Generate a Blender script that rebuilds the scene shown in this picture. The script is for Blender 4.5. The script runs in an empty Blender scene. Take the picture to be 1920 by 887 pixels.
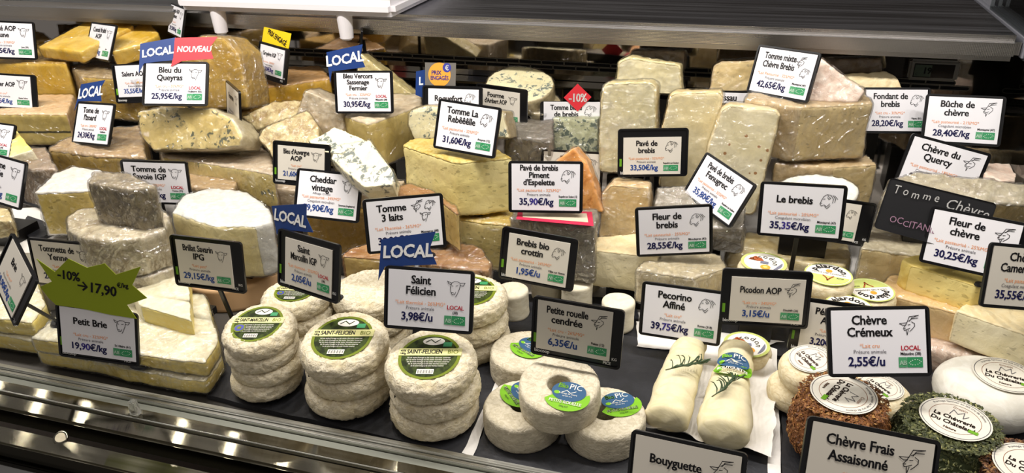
import bpy, bmesh, math, random
import numpy as np
from mathutils import Vector, Matrix
from mathutils.bvhtree import BVHTree
random.seed(4); rng = np.random.RandomState(4)
scene = bpy.context.scene; COL = scene.collection

# ------------------------------------------------------------------ camera
F = 1449.4; CW, CH = 1920.0, 887.0
P, Yw, Rl, H = math.radians(27.04), math.radians(17.42), math.radians(-1.64), .65
fh = np.array([-math.sin(Yw), math.cos(Yw), 0]); r0 = np.array([math.cos(Yw), math.sin(Yw), 0]); up = np.array([0, 0, 1.])
FW = fh*math.cos(P)-up*math.sin(P); c0 = fh*math.sin(P)+up*math.cos(P)
RT = r0*math.cos(Rl)+c0*math.sin(Rl); CU = c0*math.cos(Rl)-r0*math.sin(Rl)
C = np.array([0, 0, H])
def ray(u, v): return FW+RT*(u-CW/2)/F-CU*(v-CH/2)/F
def atz(u, v, z): d = ray(u, v); return C+d*(z-H)/d[2]
def aty(u, v, y): d = ray(u, v); return C+d*y/d[1]
def atplane(u, v, p, n): d = ray(u, v); return C+d*(np.dot(p-C, n)/np.dot(d, n))
cd = bpy.data.cameras.new('camera'); cam = bpy.data.objects.new('camera', cd); COL.objects.link(cam)
cd.sensor_width = 36; cd.lens = F/CW*36; cd.clip_start = .02
M = Matrix.Identity(4)
for i in range(3):
    M[i][0] = RT[i]; M[i][1] = CU[i]; M[i][2] = -FW[i]; M[i][3] = C[i]
cam.matrix_world = M; scene.camera = cam

# ------------------------------------------------------------------ world, lamps, exposure
w = bpy.data.worlds.new('world'); scene.world = w; w.use_nodes = True
w.node_tree.nodes['Background'].inputs[0].default_value = (.75, .70, .66, 1)
w.node_tree.nodes['Background'].inputs[1].default_value = .20
def area(name, loc, rot, sx, sy, e, col):
    l = bpy.data.lights.new(name, 'AREA'); l.shape = 'RECTANGLE'; l.size = sx; l.size_y = sy; l.energy = e; l.color = col
    o = bpy.data.objects.new(name, l); COL.objects.link(o); o.location = loc; o.rotation_euler = rot; return o
for _k in range(14):
    area('case_light', (-1.62+_k*.18, .87, .98), (0, 0, 0), .05, .05, 1.62 if _k < 11 else 1.15, (1, .945, .88))
for _k in range(15):
    area('ceiling_spot', (-6.1+_k*.35, 2.77, 2.4), (0, 0, 0), .05, .05, .9, (1, .93, .78))
area('shop_light', (-.3, -.6, 2.5), (math.radians(28), 0, 0), 3.0, .6, 11, (1, .90, .78))
scene.view_settings.view_transform = 'Standard'; scene.view_settings.look = 'None'
scene.view_settings.exposure = .27; scene.view_settings.gamma = 1; scene.view_settings.use_curve_mapping = False

# ------------------------------------------------------------------ material helpers
def lin(h):
    if isinstance(h, str):
        h = h.lstrip('#'); c = [int(h[i:i+2], 16)/255 for i in (0, 2, 4)]
        return tuple((x/12.92 if x <= .04045 else ((x+.055)/1.055)**2.4) for x in c)+(1,)
    return tuple(h)+(1,) if len(h) == 3 else h
class N:
    def __init__(s, name):
        s.m = bpy.data.materials.new(name); s.m.use_nodes = True; s.t = s.m.node_tree; s.b = s.t.nodes['Principled BSDF']
    def n(s, t, **k):
        x = s.t.nodes.new(t)
        for a, v in k.items():
            if a.startswith('i_'):
                key = a[2:]; x.inputs[int(key) if key.isdigit() else key].default_value = v
            else: setattr(x, a, v)
        return x
    def l(s, a, b): s.t.links.new(a, b)
    def co(s, scale=(1, 1, 1)):
        t = s.n('ShaderNodeTexCoord'); mp = s.n('ShaderNodeMapping'); mp.inputs['Scale'].default_value = scale
        s.l(t.outputs['Object'], mp.inputs[0]); return mp.outputs[0]
    def noise(s, sc, det=3, rough=.55, dist=0, scale=(1, 1, 1)):
        x = s.n('ShaderNodeTexNoise'); x.inputs['Scale'].default_value = sc; x.inputs['Detail'].default_value = det
        x.inputs['Roughness'].default_value = rough; x.inputs['Distortion'].default_value = dist
        s.l(s.co(scale), x.inputs['Vector']); return x.outputs[0]
    def rng(s, v, a, b, c=0, d=1):
        x = s.n('ShaderNodeMapRange'); x.interpolation_type = 'SMOOTHSTEP'
        for i, q in enumerate((a, b, c, d)): x.inputs[i+1].default_value = q
        s.l(v, x.inputs[0]); return x.outputs[0]
    def mix(s, f, a, b):
        x = s.n('ShaderNodeMix', data_type='RGBA')
        for sock, val in ((0, f), (6, a), (7, b)):
            if hasattr(val, 'links') or isinstance(val, bpy.types.NodeSocket): s.l(val, x.inputs[sock])
            else: x.inputs[sock].default_value = val
        return x.outputs[2]
    def math(s, op, a, b):
        x = s.n('ShaderNodeMath', operation=op)
        for i, val in enumerate((a, b)):
            if isinstance(val, bpy.types.NodeSocket): s.l(val, x.inputs[i])
            else: x.inputs[i].default_value = val
        return x.outputs[0]
    def bump(s, h, dist, strength=1., prev=None):
        x = s.n('ShaderNodeBump'); x.inputs['Strength'].default_value = strength; x.inputs['Distance'].default_value = dist
        s.l(h, x.inputs['Height'])
        if prev: s.l(prev, x.inputs['Normal'])
        return x.outputs[0]
def sat(c, k, b=0):
    c = lin(c)[:3]; g_ = .3*c[0]+.6*c[1]+.1*c[2]; t = (1.13, 1.12, 1.06) if b else (1.0, 1.02, .97); q = [max(.004, g_+(x-g_)*k)*t[i] for i, x in enumerate(c)]; m_ = max(1, max(q)/.84); return tuple(x/m_ for x in q)
def plain(name, col, rough=.5, metal=0, spec=.5, coat=0, emit=None, es=0):
    m = N(name); m.b.inputs['Base Color'].default_value = lin(col); m.b.inputs['Roughness'].default_value = rough
    m.b.inputs['Metallic'].default_value = metal; m.b.inputs['Specular IOR Level'].default_value = spec
    m.b.inputs['Coat Weight'].default_value = coat
    if emit: m.b.inputs['Emission Color'].default_value = lin(emit); m.b.inputs['Emission Strength'].default_value = es
    return m.m
def cheese(name, paste, paste2, rind, rind2, th=.003, vein=None, veinamt=.56, veinscale=38, holes=0, rbump=.0012, rscale=90, gloss=.42, streak=None, ash=None, specks=None, rough=None):
    m = N(name); paste, paste2, rind, rind2 = sat(paste, 1.14, 1), sat(paste2, 1.12, 1), sat(rind, 1.12), sat(rind2, 1.12)
    a = m.n('ShaderNodeAttribute', attribute_name='rd').outputs['Fac']
    n1 = m.noise(110, 3); n2 = m.noise(14, 4, .6); n3 = m.noise(rscale, 5, .65, .6)
    edge = m.math('ADD', a, m.math('MULTIPLY', m.math('SUBTRACT', n1, .5), th*1.3))
    mask = m.rng(edge, th*.55, th*1.05, 1, 0)
    cream = m.rng(a, th, th*4+.004, .55, 0)
    pc = m.mix(m.rng(n2, .35, .65), lin(paste), lin(paste2))
    pc = m.mix(m.math('MULTIPLY', cream, .5), pc, lin(paste2))
    if streak: pc = m.mix(m.rng(m.noise(26, 4, .6, 1.5, (1, 1, 5)), .5, .68, 0, .8), pc, lin(streak))
    if holes:
        h = m.rng(m.noise(95, 1, .4, 0, (1, 1, 2.2)), .70-holes*.1, .74-holes*.1, 0, .55); pc = m.mix(h, pc, lin([x*.45 for x in lin(paste)[:3]]))
    if vein:
        vn = m.noise(veinscale, 5, .68, .5); vm = m.noise(veinscale*.3, 2)
        v = m.rng(m.math('ADD', vn, m.math('MULTIPLY', m.math('SUBTRACT', vm, .5), .55)), veinamt, veinamt+.05, 0, .88); pc = m.mix(v, pc, lin(vein))
    if specks:
        sp = m.n('ShaderNodeTexVoronoi'); sp.inputs['Scale'].default_value = 75; m.l(m.co(), sp.inputs['Vector'])
        pc = m.mix(m.rng(sp.outputs['Distance'], .16, .22, .9, 0), pc, lin(specks))
    if ash:
        hz = m.n('ShaderNodeAttribute', attribute_name='hz').outputs['Fac']
        d = m.math('ABSOLUTE', m.math('ADD', m.math('SUBTRACT', hz, ash), m.math('MULTIPLY', m.math('SUBTRACT', m.noise(60), .5), .004)), 0)
        pc = m.mix(m.rng(d, .0014, .0032, .9, 0), pc, lin('2c2f2a'))
    rc = m.mix(m.rng(n3, .35, .65), lin(rind), lin(rind2))
    rc = m.mix(m.rng(m.noise(22, 3), .4, .62, 0, .55), rc, lin(rind2))
    m.l(m.mix(mask, pc, rc), m.b.inputs['Base Color'])
    m.b.inputs['Roughness'].default_value = gloss; m.b.inputs['Specular IOR Level'].default_value = .4
    hh = m.math('ADD', m.math('MULTIPLY', m.math('MULTIPLY', n3, mask), rbump), m.math('MULTIPLY', m.noise(70, 5, .6, .4), .0013))
    m.l(m.bump(hh, 1.0, .9), m.b.inputs['Normal'])
    return m.m
def bloomy(name, c1, c2, sc=150, bump=.0012, c3=None):
    m = N(name); n = m.noise(sc, 4, .6, 1.4, (1, 1, 1.9)); n2 = m.noise(28, 4, .6)
    c = m.mix(m.rng(n, .35, .62), lin(c2), lin(c1))
    c = m.mix(m.rng(n2, .52, .68, 0, .5), c, lin(c3 or c2))
    m.l(c, m.b.inputs['Base Color']); m.b.inputs['Roughness'].default_value = .75; m.b.inputs['Specular IOR Level'].default_value = .25
    m.l(m.bump(n, bump, 1), m.b.inputs['Normal']); return m.m
def film_mat(name, tint=(1, 1, 1), amt=.06, milky=0, scale=45):
    m = N(name); t = m.t; t.nodes.remove(m.b); out = t.nodes['Material Output']
    nz = m.noise(scale, 5, .62, 1.8, (1, 1, .45)); nz2 = m.noise(scale*3.2, 3, .6, .8)
    def ridge(sc, st, wd):
        q = m.math('ABSOLUTE', m.math('SUBTRACT', m.noise(sc, 2, .5, 1.2, st), .5), 0); return m.rng(q, 0, wd, 1, 0)
    hh = m.math('ADD', m.math('MULTIPLY', ridge(scale*.28, (1, .35, 1), .05), .0034), m.math('MULTIPLY', ridge(scale*.6, (.4, 1, .5), .06), .0018))
    hh = m.math('ADD', hh, m.math('MULTIPLY', nz2, .0005))
    b = m.bump(hh, 1.0, 1, m.bump(nz, .003, .8))
    g = m.n('ShaderNodeBsdfGlossy'); g.inputs['Roughness'].default_value = .13; m.l(b, g.inputs['Normal'])
    tr = m.n('ShaderNodeBsdfTransparent'); tr.inputs[0].default_value = lin(tint)
    f = m.n('ShaderNodeFresnel'); f.inputs[0].default_value = 1.35
    fac = m.math('ADD', m.math('MULTIPLY', f.outputs[0], .35), m.rng(nz, .3, .7, amt*.4, amt*2.0))
    mx = m.n('ShaderNodeMixShader'); m.l(fac, mx.inputs[0]); m.l(tr.outputs[0], mx.inputs[1]); m.l(g.outputs[0], mx.inputs[2])
    res = mx.outputs[0]
    if milky:
        df = m.n('ShaderNodeBsdfDiffuse'); df.inputs[0].default_value = (.8, .79, .77, 1); m.l(b, df.inputs['Normal'])
        m2 = m.n('ShaderNodeMixShader'); m.l(m.rng(nz, .4, .7, milky*.3, milky), m2.inputs[0]); m.l(res, m2.inputs[1]); m.l(df.outputs[0], m2.inputs[2]); res = m2.outputs[0]
    m.l(res, out.inputs[0]); return m.m
def ysteel(name, col, rough):
    m = N(name); m.b.inputs['Base Color'].default_value = lin(col); m.b.inputs['Metallic'].default_value = 1; m.b.inputs['Anisotropic'].default_value = 1
    t = m.n('ShaderNodeTangent', direction_type='UV_MAP'); m.l(t.outputs[0], m.b.inputs['Tangent'])
    n = m.noise(1., 4, .6, 0, (2, 260, 260)); m.l(m.rng(n, .2, .8, rough*.85, rough*1.15), m.b.inputs['Roughness']); n2 = m.noise(5, 4, .6); return m.m
def steel(name, col=(.5, .49, .47), rough=.28, stretch=(2, 300, 300), b=.0002, dots=False):
    m = N(name); m.b.inputs['Base Color'].default_value = lin(col); m.b.inputs['Metallic'].default_value = 1
    n = m.noise(1.0, 3, .6, 0, stretch); m.l(m.rng(n, .2, .8, rough*.75, rough*1.3), m.b.inputs['Roughness'])
    nb = m.bump(n, b, 1)
    if dots:
        v = m.n('ShaderNodeTexVoronoi'); v.inputs['Scale'].default_value = 420; v.inputs['Randomness'].default_value = 0; m.l(m.co(), v.inputs['Vector'])
        nb = m.bump(v.outputs['Distance'], .0006, .5, nb)
    m.l(nb, m.b.inputs['Normal']); return m.m
WHITE = plain('card_white', 'ecebf0', .35, coat=.15); SHADECARD = plain('card_shaded', 'dad4c8', .4, coat=.3)  # second tone is the white card with shade mixed into its colour
BLACKP = plain('black_plastic', '101012', .28); BLACKS = plain('black_satin', '17171a', .4)
INK = plain('ink_black', '17151a', .5); NAVY = plain('ink_navy', '1b1d5c', .5); BLUEINK = plain('ink_blue', '3058a8', .5)
VIOLET = plain('ink_violet', '4a3fa0', .5); ORANGE = plain('ink_orange', 'e8965a', .5); GREYI = plain('ink_grey', '55525a', .5)
REDI = plain('ink_red', 'd0364a', .5); GREEN = plain('logo_green', '2f8f5a', .45); LGREEN = plain('tab_green', '6aa323', .45)
PALEG = plain('logo_pale', 'cfe8d6', .45)
FLAGB = plain('flag_navy', '1c3a78', .38); FLAGR = plain('flag_red', 'd8343f', .4); FLAGY = plain('flag_yellow', 'f2cf1c', .4)
CHALK = plain('chalk_white', 'ececea', .6); STARG = plain('star_green', '8f9e14', .5)
PRIXG = plain('prix_grey', '6c6862', .5); PRIXO = plain('prix_orange', 'f0a23c', .45); PRIXB = plain('prix_blue', '3a3f98', .45)
LABW = plain('label_white', 'eeeae0', .6, spec=.2); LABCREAM = plain('label_cream', 'dfdc9a', .6, spec=.2); LABOLIVE = plain('label_olive', '6f7d1e', .6, spec=.2)
LABLIME = plain('label_lime', '7ab52a', .6, spec=.2); LABBLUE = plain('label_blue', '36597c', .6, spec=.2); LABGY = plain('label_yellowgreen', 'c3cd78', .6, spec=.2)
PINKCH = plain('chalk_pink', '8d6a80', .7)
_m = N('label_dark_green'); _m.l(_m.mix(_m.rng(_m.noise(90, 4), .4, .6), lin('20280f'), lin('3c4a1c')), _m.b.inputs['Base Color']); _m.b.inputs['Roughness'].default_value = .6; _m.b.inputs['Specular IOR Level'].default_value = .15; LABDARK = _m.m
STEEL = ysteel('brushed_steel', (.30, .28, .22), .095); STEELD = steel('dark_steel', (.42, .42, .45), .34, (2, 60, 60), .00002)
STEELLIP = steel('textured_steel_lip', (.72, .68, .62), .27, (1, 20, 20), .00001, True)
ALU = steel('pale_aluminium', (.62, .62, .58), .3); MIRROR = plain('mirror_steel', (.62, .58, .54), .05, 1); SLOTRIM = plain('slot_rim', '8f8a80', .3)
DARK = plain('dark_gap', '060607', .7); CASEBLACK = plain('case_black', '0c0a09', .4)
PLASTW = plain('white_polyethylene', 'e9e6ea', .3, coat=.2); RISER = plain('riser_white', 'e2dfd8', .5)
_m = N('slate'); _n = _m.noise(9, 6, .65, .6); _m.l(_m.mix(_m.rng(_n, .35, .7), lin('1c1d21'), lin('34353a')), _m.b.inputs['Base Color'])
_m.l(_m.bump(_m.noise(40, 6, .7), .0012, .9), _m.b.inputs['Normal']); _m.b.inputs['Roughness'].default_value = .42; SLATE = _m.m
_m = N('wrapping_paper'); _m.b.inputs['Base Color'].default_value = lin('ece9e4'); _m.b.inputs['Roughness'].default_value = .55; _m.l(_m.bump(_m.noise(30, 4, .6, 1), .002, .7), _m.b.inputs['Normal']); PAPER = _m.m
_m = N('glass_panel'); _m.t.nodes.remove(_m.b); _g = _m.n('ShaderNodeBsdfGlossy'); _g.inputs[1].default_value = .03
_t = _m.n('ShaderNodeBsdfTransparent'); _t.inputs[0].default_value = (.80, .84, .82, 1); _f = _m.n('ShaderNodeFresnel'); _f.inputs[0].default_value = 1.45
_x = _m.n('ShaderNodeMixShader'); _m.l(_f.outputs[0], _x.inputs[0]); _m.l(_t.outputs[0], _x.inputs[1]); _m.l(_g.outputs[0], _x.inputs[2]); _m.l(_x.outputs[0], _m.t.nodes['Material Output'].inputs[0]); GLASS = _m.m
FILM = film_mat('cling_film', amt=.075); FILMH = film_mat('cling_film_heavy', amt=.125, milky=.04, scale=55); FILMG = film_mat('cling_film_grey', (.985, .98, .98), .14, .05, 60)

CM = dict(
 comte=cheese('comte_paste', 'cdaa52', 'd9bd74', 'a98745', 'bf9c5a', .003, rbump=.0006),
 salers=cheese('salers_paste', 'c9ab5e', 'd4ba78', 'bfa988', 'a38b68', .004, streak='b98f3a'),
 comtetop=cheese('comte_wheel', 'bd9c55', 'c9aa64', 'b3935a', 'c4a468', .003),
 morbier=cheese('morbier_paste', 'ccb777', 'd8c68c', 'd6b28c', 'e3c6a4', .003, ash=-.037),
 tome=cheese('tome_paste', 'c3a763', 'cdb476', '9d8160', 'b89e7c', .005, holes=.3, rbump=.003),
 brownwrap=cheese('brown_wrapped', 'a48f6f', 'b39e7e', '8f7a66', 'a3907c', .02),
 whitetop=cheese('white_topped', 'cfba72', 'dcc98a', 'dfdad7', 'cfc8c3', .004, holes=.45),
 greywheel=cheese('grey_tomme_wheel', 'cbbd98', 'd6cba8', 'a09179', 'cfc4ae', .02, rbump=.0025, rscale=50),
 greytomme=cheese('grey_tomme', 'cbbd98', 'd6cba8', '6f6455', '9c8f78', .02, rbump=.0025, rscale=60),
 brillat=cheese('triple_cream', 'e0d5aa', 'e9dfba', 'dedcda', 'cfccca', .003, rbump=.0012),
 brie=cheese('brie_paste', 'd9c476', 'e6d795', 'ece6d6', 'dcd2b8', .0028, streak='e8dca6', rbump=.0015),
 blueq=cheese('blue_veined_gold', 'cdb982', 'd8c898', 'cfc4ac', 'b9ac92', .003, vein='4a5750', veinamt=.60, veinscale=75, streak='bea86e'),
 bluelow=cheese('blue_veined_beige', 'cfbd83', 'd8c993', 'd3c4b2', 'bba893', .004, vein='6f7a78', veinamt=.64, veinscale=70),
 bluew=cheese('blue_white', 'e2dcc0', 'ebe6d0', 'd9d2b8', 'c9c0a2', .002, vein='47595a', veinamt=.545, veinscale=85),
 fourme=cheese('fourme', 'd9d3b4', 'e2dcc0', 'c3b293', 'a89a7c', .003, vein='566a6c', veinamt=.57, veinscale=100),
 greyfoil=cheese('foil_grey', '9a948a', 'aaa399', '8d867c', '7a7268', .02, vein='5c5f5c', veinamt=.55),
 sheepblue=cheese('green_blue_sheep', 'cfd2b4', 'dadcc4', 'c2c4a8', 'a9ad90', .002, vein='556a62', veinamt=.53, veinscale=100),
 gruyere=cheese('gruyere_paste', 'cda44c', 'd6b15f', 'c79c6c', 'd8b289', .004),
 bark=cheese('barky_rind', 'd8caa0', 'e0d4b0', '9a805a', 'cfbf98', .02, rbump=.004, rscale=70),
 vercors=cheese('vercors_paste', 'cbb87e', 'd5c592', 'ddd0bd', 'c8b59c', .004, vein='8b8a78', veinamt=.64),
 streakw=cheese('streaked_wedge', 'd9cb9a', 'c9b983', 'd2c59a', 'bfae80', .001, streak='b8a878'),
 cheddar=cheese('cheddar_paste', 'd0a95c', 'd9b56c', 'd0a95c', 'd9b56c', .0005),
 trois=cheese('three_milk', 'cdb47a', 'd8c28c', '8a5f3c', 'a5805c', .0035, holes=.5, rbump=.003, rscale=60),
 brownrind=cheese('brown_rind', 'cdb47a', 'd8c28c', '8f6644', 'b08c68', .03, rbump=.003, rscale=60),
 rebelle=cheese('crusty_paste', 'd8cb94', 'e0d5a4', 'd6c68e', 'bfa35e', .0035, holes=.55, rbump=.003),
 orangew=cheese('orange_rind', 'cc9058', 'dba56e', 'd69c66', 'e3b48c', .001, streak='b96f30'),
 greyfur=cheese('grey_rind', 'a59b8b', 'b5ab9b', '8c8377', 'a29a8e', .02, rbump=.002),
 pave=cheese('pale_sheep', 'f2e9c4', 'f8f1d6', 'e0cf9f', 'ecdcb4', .004, rbump=.002),
 pave2=cheese('cream_sheep', 'f4e6bd', 'f8edcc', 'dfc698', 'ead6b0', .003, rbump=.002),
 fenu=cheese('fenugreek_sheep', 'f2e8c6', 'f7efd6', 'e3cfa6', 'eadbbb', .004, specks='a9743f'),
 peach=cheese('peach_sheep', 'e8cb98', 'efd8ac', 'd9b88a', 'e9d2b0', .004),
 creamy=cheese('creamy_white', 'ece2bf', 'f2ead0', 'efe0c0', 'e6d2ac', .003, holes=.4),
 beige=cheese('beige_wrapped', 'cdb98e', 'd9c7a0', 'd6c1a2', 'c3ab88', .003, holes=.3),
 white=cheese('white_rind', 'eee8d8', 'f4efe2', 'f1eeea', 'e5e0d8', .02, rbump=.0015),
 loaf=cheese('loaf_rind', 'e6dab4', 'ecdfbe', 'e8dcc0', 'd6c193', .02, rbump=.0015, rscale=50),
 pecor=cheese('pecorino', 'ddd0ae', 'e3d8ba', 'cbbfa6', 'bdb096', .003),
 chevrew=cheese('goat_wrapped', 'd3c29a', 'd9caa6', 'a79c88', 'c4baa6', .004, rbump=.002),
 yellowg=cheese('yellow_goat', 'dfcd8c', 'e7d89c', 'd9bf72', 'e2cc88', .002, holes=.7),
 tan=cheese('tan_flat', 'd9c095', 'dfc8a0', 'd5b386', 'e2c49a', .004),
 pink=cheese('pink_rind', 'e8d8c8', 'efe2d4', 'dcc0b2', 'eedbd0', .02, rbump=.002),
)
WR = bloomy('wrinkled_ivory', 'e6dcc4', 'cabd9e', 130, .0022, 'd6c79e')
CROT = bloomy('smooth_goat', 'e9e2cc', 'ded6bc', 60, .0004); CREAMG = bloomy('cream_goat', 'ece0c0', 'dccba2', 90, .0008, 'e2d2a4')
RINGM = bloomy('ashen_ivory', 'd9d0ba', 'c2b89f', 140, .0016, 'b4ab97'); FRESH = bloomy('fresh_white', 'e6e3da', 'dad6ca', 40, .0005)
LOGM = bloomy('log_cream', 'e4dab8', 'd8cda4', 25, .0008, 'ddd0a8')
SPICEB = plain('spice_brown', '7a4a22', .8); HERBB = plain('herb_base', '3b4426', .85); DARKB = plain('spice_dark', '4a3020', .85)
def flakem(n, a, b, c):
    m = N(n); i = m.n('ShaderNodeAttribute', attribute_name='fc').outputs['Fac']
    m.l(m.mix(m.rng(i, .45, .55), m.mix(m.rng(i, .1, .4), lin(a), lin(b)), m.mix(m.rng(i, .8, .95), lin(b), lin(c))), m.b.inputs['Base Color']); m.b.inputs['Roughness'].default_value = .6; return m.m
FLB = flakem('spice_flakes_brown', '5a3214', '7f4f22', 'b48648'); FLG = flakem('herb_flakes_green', '2f361a', '4d522c', '96955f'); FLD = flakem('spice_flakes_dark', '3a2218', '6d4626', 'b08a50')
WOODBOX = plain('thin_wood', 'd8b184', .6); LEAF = plain('rosemary_green', '33482a', .5); STEMM = plain('rosemary_stem', '5a5a38', .6)

# ------------------------------------------------------------------ object helpers
def link(name, mesh, mats, parent=None, mw=None, smooth=True):
    o = bpy.data.objects.new(name, mesh); COL.objects.link(o)
    if mats is not None and mesh is not None and not mesh.materials:
        for m in (mats if isinstance(mats, (list, tuple)) else [mats]): mesh.materials.append(m)
    if mw is not None: o.matrix_world = mw
    if parent is not None: o.parent = parent
    if smooth and mesh is not None: mesh.polygons.foreach_set('use_smooth', [True]*len(mesh.polygons))
    return o
def tag(o, label, cat, group=None):
    o['label'] = label; o['category'] = cat
    if group: o['group'] = group
    return o
def struct(o): o['kind'] = 'structure'; return o
def mk(name, V, Fc, mi=None):
    me = bpy.data.meshes.new(name); me.from_pydata([tuple(map(float, v)) for v in V], [], Fc)
    if mi is not None: me.polygons.foreach_set('material_index', mi)
    me.update(); return me
def box_mesh(name, x0, x1, y0, y1, z0, z1, bev=0, seg=2):
    bm = bmesh.new(); bmesh.ops.create_cube(bm, size=1)
    for v in bm.verts: v.co = Vector(((x0+x1)/2+v.co.x*(x1-x0), (y0+y1)/2+v.co.y*(y1-y0), (z0+z1)/2+v.co.z*(z1-z0)))
    if bev: bmesh.ops.bevel(bm, geom=bm.edges[:], offset=bev, segments=seg, affect='EDGES', clamp_overlap=True)
    uv = bm.loops.layers.uv.new('UVMap')
    for f in bm.faces:
        for l in f.loops: l[uv].uv = (l.vert.co.y, l.vert.co.x+l.vert.co.z)
    me = bpy.data.meshes.new(name); bm.to_mesh(me); bm.free(); return me
def box(name, x0, x1, y0, y1, z0, z1, mat, parent=None, bev=0, seg=2):
    o = link(name, box_mesh(name, x0, x1, y0, y1, z0, z1, bev, seg), mat, parent, smooth=False); return o
def frame_mat(x, y, z, o):
    m = Matrix.Identity(4)
    for i in range(3): m[i][0] = x[i]; m[i][1] = y[i]; m[i][2] = z[i]; m[i][3] = o[i]
    return m
def _h(i, j, k, s):
    n = (i*374761393+j*668265263+k*2147483647+s*1274126177) & 0xffffffff
    n = ((n ^ (n >> 13))*1274126177) & 0xffffffff
    return ((n ^ (n >> 16)) & 0xffff)/65535.
def vn(p, s=0):
    p = np.asarray(p, float); f = np.floor(p); t = p-f; t = t*t*(3-2*t); q = f.astype(np.int64); r = 0
    for a in (0, 1):
        for b in (0, 1):
            for c in (0, 1):
                r = r+_h(q[:, 0]+a, q[:, 1]+b, q[:, 2]+c, s)*(t[:, 0] if a else 1-t[:, 0])*(t[:, 1] if b else 1-t[:, 1])*(t[:, 2] if c else 1-t[:, 2])
    return r
def fbm(p, s=0, o=3): return sum(vn(p*2**i, s+i)/2**i for i in range(o))/sum(1/2**i for i in range(o))
def getv(me):
    a = np.empty(len(me.vertices)*3); me.vertices.foreach_get('co', a); return a.reshape(-1, 3)
def setv(me, a): me.vertices.foreach_set('co', np.ascontiguousarray(a).ravel()); me.update()
def getn(me):
    a = np.empty(len(me.vertices)*3); me.vertex_normals.foreach_get('vector', a); return a.reshape(-1, 3)
def attr(me, name, vals):
    at = me.attributes.new(name, 'FLOAT', 'POINT'); at.data.foreach_set('value', np.asarray(vals, dtype=np.float32))

# ------------------------------------------------------------------ text engine (glyph cache)
CH_ = sorted(set("ABCDEFGHIJKLMNOPQRSTUVWXYZabcdefghijklmnopqrstuvwxyz0123456789,.-/%*'()€éèêàûçÉôîâ+:&→"))
GL = {}
def build_glyphs():
    tmp = []
    for wt, off in (('r', .0), ('b', .016), ('h', .030)):
        for ch in ['|']+CH_:
            for body, kind in ((ch, 'g'), ('|'+ch+'|', 'a')):
                c = bpy.data.curves.new('t', 'FONT'); c.body = body; c.resolution_u = 2; c.fill_mode = 'BOTH'
                if kind == 'g': c.offset = off
                o = bpy.data.objects.new('t', c); COL.objects.link(o); tmp.append((wt, ch, kind, o))
    dg = bpy.context.evaluated_depsgraph_get(); adv = {}
    for wt, ch, kind, o in tmp:
        me = bpy.data.meshes.new_from_object(o.evaluated_get(dg)); v = getv(me) if len(me.vertices) else np.zeros((1, 3))
        if kind == 'g':
            fs = [tuple(p.vertices) for p in me.polygons]
            # tidy: keep only front faces' 2-D outline
            v = v[:, :2].copy()
            if wt == 'b' and len(v): m_ = len(v); v = np.vstack([v, v+[.026, 0]]); fs = fs+[tuple(i+m_ for i in q) for q in fs]
            GL[(wt, ch)] = [v, fs, 0]
        else: adv[(wt, ch)] = v[:, 0].max()
        bpy.data.meshes.remove(me)
    for wt in 'rbh':
        base = adv[(wt, '|')]  # '|||'
        bar = base
    for wt in 'rbh':
        # advance of '|' from '|||': width spans two advances
        vb = GL[(wt, '|')][0]; xr = vb[:, 0].max()
        a_bar = (adv[(wt, '|')]-xr)/2
        for ch in CH_: GL[(wt, ch)][2] = adv[(wt, ch)]-xr-a_bar
        GL[(wt, '|')][2] = a_bar; GL[(wt, ' ')] = [np.zeros((0, 2)), [], .28]
    for wt, ch, kind, o in tmp:
        c = o.data; bpy.data.objects.remove(o); bpy.data.curves.remove(c)
build_glyphs()
def text_w(s, wt): return sum(GL[(wt, c)][2] if (wt, c) in GL else .5 for c in s)
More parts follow.
